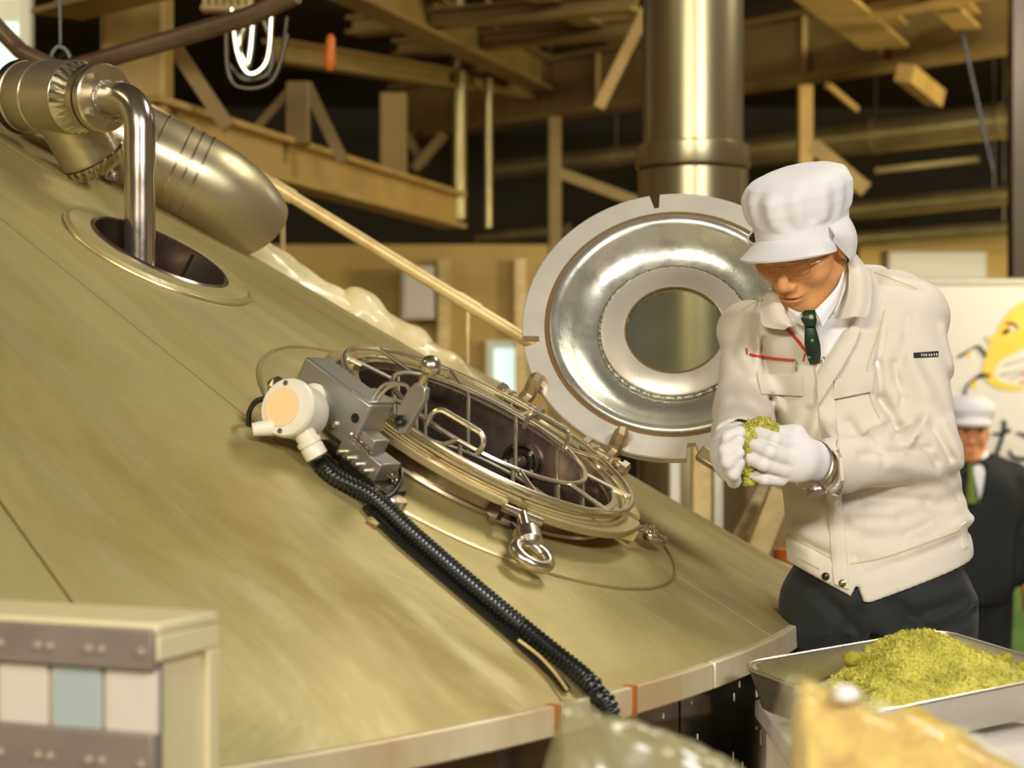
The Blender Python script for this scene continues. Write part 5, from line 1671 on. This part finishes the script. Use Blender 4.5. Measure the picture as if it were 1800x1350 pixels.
# ------------------------------------------------------------------ tray of hop powder on a white table
TT = math.radians(6.8)
TN = np.array([0, -math.sin(TT), math.cos(TT)])
TL = W(1297, 1167, 2.75)
def tray_at(px, py):
    d = np.array([(px - 900) / F_PX, 1, (675 - py) / F_PX])
    return CAM + d * (np.dot(TL - CAM, TN) / np.dot(d, TN))
TBk = tray_at(1652, 1106)
tx = nrm(TBk - TL)
ty = np.cross(TN, tx)              # towards the back-left; near side is -ty
LX = np.linalg.norm(TBk - TL)
LY = 0.285
TO = TL + tx * LX / 2 - ty * LY / 2
def rrect(a, b, r, h, n=8):
    out = []
    for cx, cy, s in ((1, 1, 0), (-1, 1, 1), (-1, -1, 2), (1, -1, 3)):
        for k in range(n + 1):
            t = math.pi / 2 * (s + k / n)
            out.append(TO + tx * (cx * (a / 2 - r) + r * math.cos(t)) + ty * (cy * (b / 2 - r) + r * math.sin(t)) + TN * h)
    return np.array(out)
TRAY = thing('metal_tray', 'rectangular aluminium tray holding yellow-green hop powder', 'tray', TO - TN * 0.065)
LX2, LY2 = LX, LY
lv = [rrect(LX2 - 0.05, LY2 - 0.05, 0.030, -0.0620), rrect(LX2 - 0.035, LY2 - 0.035, 0.032, -0.058), rrect(LX2 - 0.006, LY2 - 0.006, 0.038, -0.002), rrect(LX2, LY2, 0.040, 0.0),
      rrect(LX2 + 0.004, LY2 + 0.004, 0.041, -0.004), rrect(LX2 + 0.002, LY2 + 0.002, 0.040, -0.007), rrect(LX2 - 0.002, LY2 - 0.002, 0.039, -0.005), rrect(LX2 - 0.031, LY2 - 0.031, 0.033, -0.060), rrect(LX2 - 0.046, LY2 - 0.046, 0.030, -0.0650)]
nv = len(lv[0])
V = np.concatenate(lv)
Fc = [tuple(range(nv)), tuple(range((len(lv) - 1) * nv, len(lv) * nv))[::-1]]
for i in range(len(lv) - 1):
    Fc += [(i * nv + k, i * nv + (k + 1) % nv, (i + 1) * nv + (k + 1) % nv, (i + 1) * nv + k) for k in range(nv)]
part(TRAY, 'pan', (V, Fc), M['tray'], angle=40)
part(TRAY, 'rolled_rim', tube(rrect(LX2 + 0.001, LY2 + 0.001, 0.040, -0.002), 0.0035, 8, True), M['tray'])
# powder heap
def tl(X):
    q = X - TO
    return np.stack([q @ tx, q @ ty, q @ TN], -1)
pk = tl(tray_at(1560, 1130))
nxp, nyp = 150, 110
gx = np.linspace(-LX / 2 + 0.026, LX / 2 - 0.026, nxp)
gy = np.linspace(-LY / 2 + 0.026, LY / 2 - 0.026, nyp)
GX, GY = np.meshgrid(gx, gy, indexing='ij')
r = np.random.default_rng(3)
def heap(x, y):
    h = -0.052 + 0.0 * x
    for cx, cy, rr, ht in ((0.03, -0.005, 0.10, 0.062), (-0.035, -0.03, 0.12, 0.042), (0.09, -0.055, 0.10, 0.034), (-0.03, 0.05, 0.07, 0.030), (0.13, -0.085, 0.06, 0.028), (-0.10, -0.07, 0.07, 0.026)):
        h = h + ht * np.exp(-(((x - cx) ** 2 + (y - cy) ** 2) / rr ** 2) * 1.6)
    P3 = np.stack([x, y, 0 * x], -1)
    amp = np.clip((h + 0.052) / 0.03, 0, 1)
    h = h + amp * (0.0035 * wob(P3, 90, 71) + 0.0022 * wob(P3, 240, 72) + 0.0016 * wob(P3, 600, 73))
    return h
H = heap(GX, GY)
Gp = TO + GX[..., None] * tx + GY[..., None] * ty + H[..., None] * TN
Fc = [(i * nyp + j, i * nyp + j + 1, (i + 1) * nyp + j + 1, (i + 1) * nyp + j) for i in range(nxp - 1) for j in range(nyp - 1)]
HP = single('hop_powder_heap', (Gp.reshape(-1, 3), Fc), M['hop'], 'heap of yellow-green hop powder in the metal tray', 'hop powder', angle=180)
HP['kind'] = 'stuff'
gr = []
tet = (np.array([(1, 1, 1), (-1, -1, 1), (-1, 1, -1), (1, -1, -1)], float), [(0, 1, 2), (0, 3, 1), (0, 2, 3), (1, 3, 2)])
for k in range(4200):
    x, y = r.normal(0.0, 0.085), r.normal(-0.02, 0.06)
    if abs(x) > LX / 2 - 0.03 or abs(y) > LY / 2 - 0.03:
        continue
    h = float(heap(np.array(x), np.array(y)))
    if h < -0.05:
        continue
    s = r.uniform(0.0007, 0.0022)
    gr.append((TO + tx * x + ty * y + TN * (h + s * 0.4) + tet[0] * s @ np.linalg.qr(r.normal(size=(3, 3)))[0], tet[1]))
o = single('hop_crumbs', join(*gr), M['hop'], 'loose crumbs scattered over the hop powder heap', 'hop powder', smooth=False)
o['kind'] = 'stuff'
cl = [(-0.055, 0.055, 0.016, 'round pale clump at the back left of the hop heap'), (-0.020, 0.062, 0.010, 'small clump at the back edge of the hop heap'), (0.010, 0.058, 0.009, 'small clump next to the heap peak'),
      (0.150, -0.080, 0.013, 'dark clump at the right-hand end of the tray'), (0.128, -0.070, 0.009, 'small clump left of the dark clump'), (-0.115, 0.0, 0.009, 'small clump at the left foot of the heap'), (-0.085, 0.03, 0.008, 'tiny clump on the left slope of the heap')]
for x, y, rr, lab in cl:
    c = TO + tx * x + ty * y + TN * (float(heap(np.array(x), np.array(y))) + rr * 0.35)
    single('hop_lump', implicit(lambda P: sd_ell(P, c, (rr, rr, rr * 0.8)) + 0.12 * rr * wob(P, 2.2 / rr, 81) + 0.0006 * wob(P, 700, 82), c - rr * 1.6, c + rr * 1.6, rr / 7), M['hopdark'], lab, 'hop clump', group='hop clumps in the tray', angle=180)
# table
zt = min(V[:, 2]) - 0.002
TBL = thing('white_table', 'white-topped table under the metal tray', 'table', (0.82, 2.58, 0))
part(TBL, 'tabletop', abox(0.385, 1.30, 2.18, 2.98, zt - 0.03, zt), M['tabletop'], bev=0.004)
for x in (0.41, 1.25):
    for y in (2.24, 2.90):
        part(TBL, 'leg', abox(x - 0.02, x + 0.02, y - 0.02, y + 0.02, 0, zt - 0.03), M['lamp_body'])
# wedge that props up the back of the tray
bk = V[np.argmax(V[:, 2] * 0 + V[:, 1])]
cw = TO - TN * 0.066 + ty * 0.10
single('tray_prop', abox(cw[0] - 0.08, cw[0] + 0.08, cw[1] - 0.015, cw[1] + 0.015, zt, cw[2] - 0.003), M['tabletop'], 'white block propping up the back of the tray', 'block')

# ------------------------------------------------------------------ plastic bags in the foreground
def bag(outline, y0, y1, mt, name, label, seed, cat, zbot):
    """crumpled upright bag: outline of the front from the frame, with real depth"""
    xs = [p[0] for p in outline]; ys = [p[1] for p in outline]
    ym = (y0 + y1) / 2
    xl = (min(xs) - 900) / F_PX * ym; xr = (max(xs) - 900) / F_PX * ym
    def fn(P):
        px = 900 + P[..., 0] / ym * F_PX
        top = CAM[2] + (675 - np.interp(px, xs, ys)) / F_PX * ym
        lean = 0.10 * (P[..., 2] - zbot)
        th = (y1 - y0) / 2 * np.clip((top - P[..., 2]) / 0.14, 0.10, 1) ** 0.6
        d = np.maximum(np.abs(P[..., 1] - ym - lean) - th, (P[..., 2] - top) * 0.7)
        d = smax(d, np.maximum(xl - P[..., 0], P[..., 0] - xr), 0.02)
        d = smax(d, zbot - P[..., 2], 0.01)
        return d + 0.006 * wob(P, 45, seed) + 0.003 * wob(P, 110, seed + 1)
    zt_ = CAM[2] + (675 - min(ys)) / F_PX * ym
    g = implicit(fn, (xl - 0.04, y0 - 0.03, zbot - 0.02), (xr + 0.04, y1 + 0.06, zt_ + 0.03), 0.006)
    return single(name, g, mt, label, cat, angle=180)
BAG = bag([(1335, 1380), (1355, 1330), (1392, 1206), (1420, 1200), (1490, 1226), (1560, 1246), (1640, 1266), (1700, 1290), (1800, 1345), (1900, 1400)], 1.50, 1.70, M['film'], 'hop_bag', 'clear plastic bag full of yellow hops in the right foreground', 91, 'bag', 0.82)
CN = bag([(1385, 1390), (1400, 1300), (1412, 1214), (1430, 1214), (1490, 1238), (1560, 1260), (1640, 1280), (1700, 1304), (1790, 1360), (1880, 1410)], 1.53, 1.67, M['yellowbag'], 'hops', '', 93, 'hops', 0.83)
for k in ('label', 'category'):
    del CN[k]
CN['label'] = 'yellow hop powder inside the bag'
CN.location = CN.location - BAG.location
CN.parent = BAG
bag([(960, 1380), (985, 1236), (1010, 1234), (1090, 1262), (1170, 1292), (1260, 1345), (1330, 1385)], 1.55, 1.68, M['clearbag'], 'clear_bag', 'crumpled clear plastic bag at the bottom centre', 95, 'bag', 0.82)
c = W(1487, 1222, 1.60)
single('bag_tie', implicit(lambda P: sd_ell(P, c, (0.012, 0.010, 0.008)) + 0.001 * wob(P, 300, 97), c - 0.02, c + 0.02, 0.0016), M['tabletop'], 'small white tie on the hop bag', 'bag tie', angle=180)
BT = thing('side_table', 'low stand under the plastic bags, mostly below the frame', 'table', (0.22, 1.60, 0))
part(BT, 'tabletop', abox(-0.05, 0.62, 1.40, 1.70, 0.78, 0.81), M['lamp_body'], bev=0.004)
for x in (0.0, 0.58):
    for y in (1.45, 1.66):
        part(BT, 'leg', abox(x - 0.015, x + 0.015, y - 0.015, y + 0.015, 0, 0.78), M['lamp_body'])

# ------------------------------------------------------------------ cream box in the left foreground
KS = 1.70 / 1.45
K0 = W(275, 1096, 1.70)
kf = nrm(np.array([-0.927, 0.375, 0]))
ks = nrm(np.array([0.375, 0.927, 0]))
kz = np.array([0, 0, 1.0])
KW, KD, KH = 0.34, 0.090, 0.36   # before scaling by KS
CB_ = thing('cream_box', 'blurred cream metal box with riveted grey bars and coloured cards', 'box', K0 - (kz * KH - kf * KW / 2 - ks * KD / 2) * KS)
def kb(f0, f1, s0, s1, z0, z1):
    c = K0 + KS * (kf * (f0 + f1) / 2 + ks * (s0 + s1) / 2 + kz * (z0 + z1) / 2)
    return box(c, kf, ks, kz, (f1 - f0) * KS, (s1 - s0) * KS, (z1 - z0) * KS)
part(CB_, 'housing', kb(0.006, KW - 0.006, 0.006, KD - 0.006, -KH, -0.006), M['cream_box'], bev=0.003)
part(CB_, 'top_panel', kb(-0.002, KW, -0.002, KD, -0.010, 0.0), M['cream_box'], bev=0.003)
part(CB_, 'side_frame_top', kb(-0.002, 0.004, 0.0, KD, -0.030, -0.010), M['cream_box'], bev=0.002)
part(CB_, 'side_frame_back', kb(-0.002, 0.006, KD - 0.016, KD, -KH, -0.030), M['cream_box'], bev=0.002)
mm = 1.45 / F_PX
for z0, z1 in ((-0.0365, -0.004), (-0.128, -0.085), (-0.215, -0.180)):
    bar = part(CB_, 'grey_bar', kb(0.0, KW, -0.006, 0.008, z0, z1), M['greybar'], bev=0.002)
    for f in (0.010, 0.046, 0.058, 0.094, 0.106, 0.142, 0.154, 0.19, 0.202):
        c = K0 + KS * (kf * f - ks * 0.006 + kz * (z0 * 0.55 + z1 * 0.45))
        part(CB_, 'rivet', lathe([(0.0046, -0.001), (0.0046, 0.001), (0.003, 0.0035), (0, 0.004)], c, -ks, 12), M['rivet'], parent=bar)
f = 0.001
for k in range(6):
    part(CB_, 'card', kb(f, f + 0.046, 0.001, 0.008, -0.090, -0.033), M['key_blue' if k % 2 else 'key_white'], bev=0.001, label='pale blue card' if k % 2 else None)
    part(CB_, 'card', kb(f, f + 0.046, 0.001, 0.008, -0.178, -0.132), M['key_white'], bev=0.001)
    f += 0.0505
part(CB_, 'card_backing', kb(0.0, KW, 0.008, 0.0085, -0.2, -0.02), M['black'])
b0 = K0 + KS * (kf * KW / 2 + ks * KD / 2 - kz * KH)
part(CB_, 'stand', abox(b0[0] - 0.03, b0[0] + 0.03, b0[1] - 0.03, b0[1] + 0.03, 0.02, b0[2]), M['lamp_body'])
part(CB_, 'stand_foot', abox(b0[0] - 0.14, b0[0] + 0.14, b0[1] - 0.10, b0[1] + 0.10, 0.0, 0.02), M['lamp_body'])

# ------------------------------------------------------------------ banner and the second man
BY = 9.0
BN = thing('printed_banner', 'white banner printed with a yellow long-maned beast and black brush lettering', 'banner', W(1800, 1180, BY))
bx0, bx1 = W(1600, 0, BY)[0], W(2060, 0, BY)[0]
bz0, bz1, bzg = ZL + 0.02, W(0, 496, BY)[2], W(0, 1000, BY)[2]
part(BN, 'sheet', abox(bx0, bx1, BY, BY + 0.02, bzg, bz1), M['banner'])
part(BN, 'green_print', abox(bx0, bx1, BY, BY + 0.02, bz0, bzg), M['banner_green'])
part(BN, 'top_rail', cyl((bx0, BY + 0.01, bz1), (bx1, BY + 0.01, bz1), 0.02, 12), M['lamp_body'])
part(BN, 'stand_pole', cyl((bx0 + 0.05, BY + 0.06, ZL), (bx0 + 0.05, BY + 0.06, bz1), 0.018, 10), M['lamp_body'])
part(BN, 'stand_pole', cyl((bx1 - 0.05, BY + 0.06, ZL), (bx1 - 0.05, BY + 0.06, bz1), 0.018, 10), M['lamp_body'])
def flat(pts, mt, nm, off=0.004, lab=None):
    part(BN, nm, prism([W(x, y, BY - off) for x, y in pts], (0, 0.003, 0)), M[mt], smooth=False, label=lab)
def brush(pts, w_, mt='black_print', nm='lettering', off=0.006):
    P2 = spline([(x, y, 0) for x, y in pts], 6)[:, :2]
    n = len(P2)
    ww = np.interp(np.linspace(0, 1, n), np.linspace(0, 1, len(w_)), w_)
    T = np.gradient(P2, axis=0); T /= np.linalg.norm(T, axis=1)[:, None] + 1e-9
    N2 = np.stack([-T[:, 1], T[:, 0]], 1)
    G = np.array([[W(*(p + nn * a * s), BY - off) for s in (-0.5, 0.5)] for p, nn, a in zip(P2, N2, ww)])
    part(BN, nm, sheet(G, 0.003, (0, -1, 0)), M[mt], smooth=False)
# beast emblem
brush([(1900, 510), (1850, 545), (1800, 575), (1765, 605), (1745, 630), (1738, 655), (1750, 672), (1770, 680), (1800, 682)], [70, 80, 75, 46, 26, 20, 16, 12, 8], 'yellow_print', 'beast_body', 0.004)
brush([(1735, 594), (1750, 598), (1762, 599)], [9, 11, 6], 'yellow_print', 'beast_muzzle')
brush([(1772, 566), (1782, 560), (1796, 556)], [8, 12, 8], 'yellow_print', 'beast_brow', 0.005)
brush([(1769, 569), (1778, 568), (1787, 573), (1788, 580)], [3, 5, 4, 2], nm='beast_eye', off=0.008)
brush([(1763, 583), (1768, 584), (1774, 578)], [4, 8, 5], nm='beast_nostril', off=0.008)
flat([(1777, 574), (1785, 574), (1786, 580), (1780, 583), (1774, 580)], 'banner', 'beast_eye_white', 0.007)
brush([(1734, 627), (1727, 617), (1720, 609), (1706, 614)], [5, 6, 5, 2], nm='beast_leg', off=0.006)
brush([(1706, 614), (1694, 622), (1685, 628)], [2, 4, 5], nm='beast_hoof', off=0.006)
flat([(1694, 618), (1706, 615), (1707, 626), (1696, 624)], 'yellow_print', 'beast_fetlock', 0.005)
brush([(1742, 661), (1726, 660), (1714, 666), (1700, 678)], [3, 9, 4, 3], nm='beast_leg', off=0.006)
brush([(1700, 678), (1697, 686), (1697, 694)], [3, 4, 5], nm='beast_hoof', off=0.006)
flat([(1703, 674), (1716, 668), (1718, 680), (1706, 683)], 'yellow_print', 'beast_fetlock', 0.005)
brush([(1766, 642), (1785, 636), (1810, 628)], [2, 2, 2], 'grey_print', 'beast_scale_line')
brush([(1760, 658), (1775, 656), (1800, 648)], [3, 2, 2], 'grey_print', 'beast_scale_line')
brush([(1776, 667), (1790, 660), (1810, 655)], [2, 2, 2], 'grey_print', 'beast_scale_line')
brush([(1794, 672), (1806, 671)], [3, 3], 'red_print', 'beast_red_mark')
brush([(1795, 657), (1806, 655)], [3, 3], 'red_print', 'beast_red_mark')
# the brush-written character and the start of the next
brush([(1763, 738), (1766, 746), (1763, 765), (1757, 785), (1750, 803)], [4, 8, 7, 7, 7])
brush([(1745, 761), (1753, 763), (1764, 761), (1777, 755)], [3, 5, 6, 7])
brush([(1786, 761), (1795, 762), (1806, 768)], [2, 5, 7])
brush([(1776, 790), (1778, 800), (1790, 806), (1815, 806)], [3, 6, 7, 7])
flat([(1782, 848), (1990, 848), (1990, 1000), (1782, 1000)], 'black_print', 'lettering_panel', 0.005)
for pts in ([(1785, 853), (1787, 860)], [(1796, 851), (1797, 862)], [(1797, 873), (1820, 873)], [(1797, 884), (1820, 884)], [(1797, 894), (1820, 894)]):
    brush(pts, [6, 6], 'print_white', 'white_lettering', 0.009)
flat([(1752, 925), (1775, 925), (1775, 1000), (1752, 1000)], 'orange', 'picture_print', 0.005)
flat([(1755, 930), (1772, 930), (1772, 985), (1755, 985)], 'print_white', 'picture_print', 0.007)

PB = 8.0
def b_(px, py, dy=0.0):
    return W(px, py, PB + dy)
P2 = thing('person', 'man in dark suit, green tie and white cap standing before the banner', 'person', b_(1725, 1300) * np.array([1, 1, 0]) + np.array([0, 0, ZL]))
fz = ZL
def suit(P):
    d = sd_cone(P, b_(1716, 870), b_(1716, 1020), 0.155, 0.165)
    dz = P - b_(1716, 900)
    d = smin(d, sd_ell(P, b_(1716, 880), (0.20, 0.125, 0.20)), 0.05)
    d = smax(d, np.abs(P[..., 1] - PB) - 0.125, 0.05)
    for sx in (-1, 1):
        sh = b_(1716 + sx * 72, 845); el = b_(1716 + sx * 88, 940, -0.02); wr = b_(1716 + sx * 90, 1018, -0.06)
        d = smin(d, smin(sd_cone(P, sh, el, 0.062, 0.052), sd_cone(P, el, wr, 0.052, 0.042), 0.02), 0.03)
    d = smin(d, sd_cone(P, b_(1690, 818), b_(1655, 835), 0.04, 0.05), 0.05)
    d = smin(d, sd_cone(P, b_(1742, 818), b_(1780, 835), 0.04, 0.05), 0.05)
    d = smax(d, (b_(0, 1062)[2] - P[..., 2]), 0.01)
    X = 900 + P[..., 0] / PB * F_PX; Y = 675 - (P[..., 2] - CAM[2]) / PB * F_PX
    v = np.maximum(np.abs(X - 1712) - np.interp(Y, [795, 810, 880], [20, 14, 1]), Y - 880) * PB / F_PX
    return smax(d, -np.maximum(v, P[..., 1] - PB + 0.08), 0.004)
lo = b_(1590, 1070) - 0.15; hi = b_(1840, 790) + 0.15
part(P2, 'suit_jacket', implicit(suit, lo, hi, 0.012), M['suit'], angle=180)
def shirt2(P):
    d = sd_ell(P, b_(1712, 860), (0.13, 0.10, 0.17))
    return smin(d, sd_cone(P, b_(1710, 800), b_(1710, 830), 0.06, 0.07), 0.03)
part(P2, 'shirt', implicit(shirt2, b_(1712, 860) - 0.22, b_(1712, 860) + 0.24, 0.011), M['shirt'], angle=180)
tg = []
for py, hw in ((815, 3), (825, 6), (835, 5), (860, 8), (885, 10)):
    tg.append([b_(1706 + hw * s + (py - 815) * 0.03, py, -0.125 - 0.01 * (1 - s * s)) for s in np.linspace(-1, 1, 5)])
part(P2, 'tie', sheet(np.array(tg), 0.012, (0, -1, 0)), M['greentie'], angle=60)
def legs2(P):
    d = sd_cone(P, b_(1690, 1050), np.array([b_(1692, 0)[0], PB, fz + 0.06]), 0.095, 0.065)
    d = smin(d, sd_cone(P, b_(1742, 1050), np.array([b_(1742, 0)[0], PB, fz + 0.06]), 0.095, 0.065), 0.03)
    return np.maximum(d, fz + 0.03 - P[..., 2])
part(P2, 'trousers', implicit(legs2, (b_(1640, 0)[0], PB - 0.15, fz), (b_(1800, 0)[0], PB + 0.15, b_(0, 1010)[2]), 0.014), M['suit'], angle=180)
for x in (1688, 1744):
    c = np.array([b_(x, 0)[0], PB - 0.05, fz + 0.04])
    part(P2, 'shoe', implicit(lambda P: np.maximum(sd_ell(P, c, (0.05, 0.14, 0.05)), fz + 0.003 - P[..., 2]), c - 0.16, c + 0.16, 0.014), M['shoe'], angle=180)
h2 = b_(1702, 762, -0.02)
A2 = np.stack(head_frame(8, 4, 0))
hv2 = implicit(lambda P: smin(head_local(((P - h2) @ A2.T) / 1.0), sd_cone(P, h2 + np.array([0, 0.03, -0.07]), h2 + np.array([0, 0.05, -0.16]), 0.05, 0.055), 0.02), h2 - np.array([0.14, 0.14, 0.19]), h2 + np.array([0.14, 0.16, 0.16]), 0.0055)
skin2 = mat('ruddy_skin', (238, 164, 112), 0.55, 0, sss=0.1)
part(P2, 'body', hv2, skin2, angle=180, label='ruddy face under the white cap')
for s_ in (-1, 1):
    e0 = h2 + np.array([s_ * 0.031, 0, 0]) @ np.eye(3)
    part(P2, 'eyebrow', rod(h2 + np.array([s_ * 0.016, -0.094, 0.024]), h2 + np.array([s_ * 0.046, -0.082, 0.022]), 0.005, 6), M['shoe'])
    part(P2, 'eye', rod(h2 + np.array([s_ * 0.022, -0.092, 0.010]), h2 + np.array([s_ * 0.040, -0.086, 0.010]), 0.004, 6), M['shoe'])
def cap2(P):
    q = P - h2
    r_ = np.hypot(q[..., 0], q[..., 1] + 0.0)
    prof = np.interp(q[..., 2], [0.03, 0.06, 0.075, 0.10, 0.13, 0.15], [0.098, 0.098, 0.108, 0.118, 0.108, 0.08])
    d = smax(r_ - prof, np.abs(q[..., 2] - 0.095) - 0.065, 0.02)
    vis = np.maximum(sd_ell(P, h2 + np.array([0, -0.08, 0.040]), (0.085, 0.09, 0.02)), -(q[..., 1] + 0.03) * -1)
    return smin(d, vis, 0.01)
part(P2, 'cap', implicit(cap2, h2 - np.array([0.16, 0.20, 0.02]), h2 + np.array([0.16, 0.16, 0.20]), 0.008), M['cloth_white'], angle=180)
for sx in (-1, 1):
    hc = b_(1716 + sx * 90, 1036, -0.07)
    def hand2(P):
        d = sd_ell(P, hc, (0.026, 0.040, 0.050))
        for k in range(4):
            d = smin(d, sd_cone(P, hc + np.array([0, -0.027 + 0.018 * k, -0.03]), hc + np.array([-sx * 0.012, -0.030 + 0.018 * k, -0.095 + 0.008 * abs(k - 1)]), 0.011, 0.008), 0.004)
        return smin(d, sd_cone(P, hc + np.array([0, -0.03, 0]), hc + np.array([-sx * 0.01, -0.06, -0.05]), 0.012, 0.009), 0.006)
    part(P2, 'hand', implicit(hand2, hc - 0.13, hc + 0.10, 0.006), skin2, angle=180)
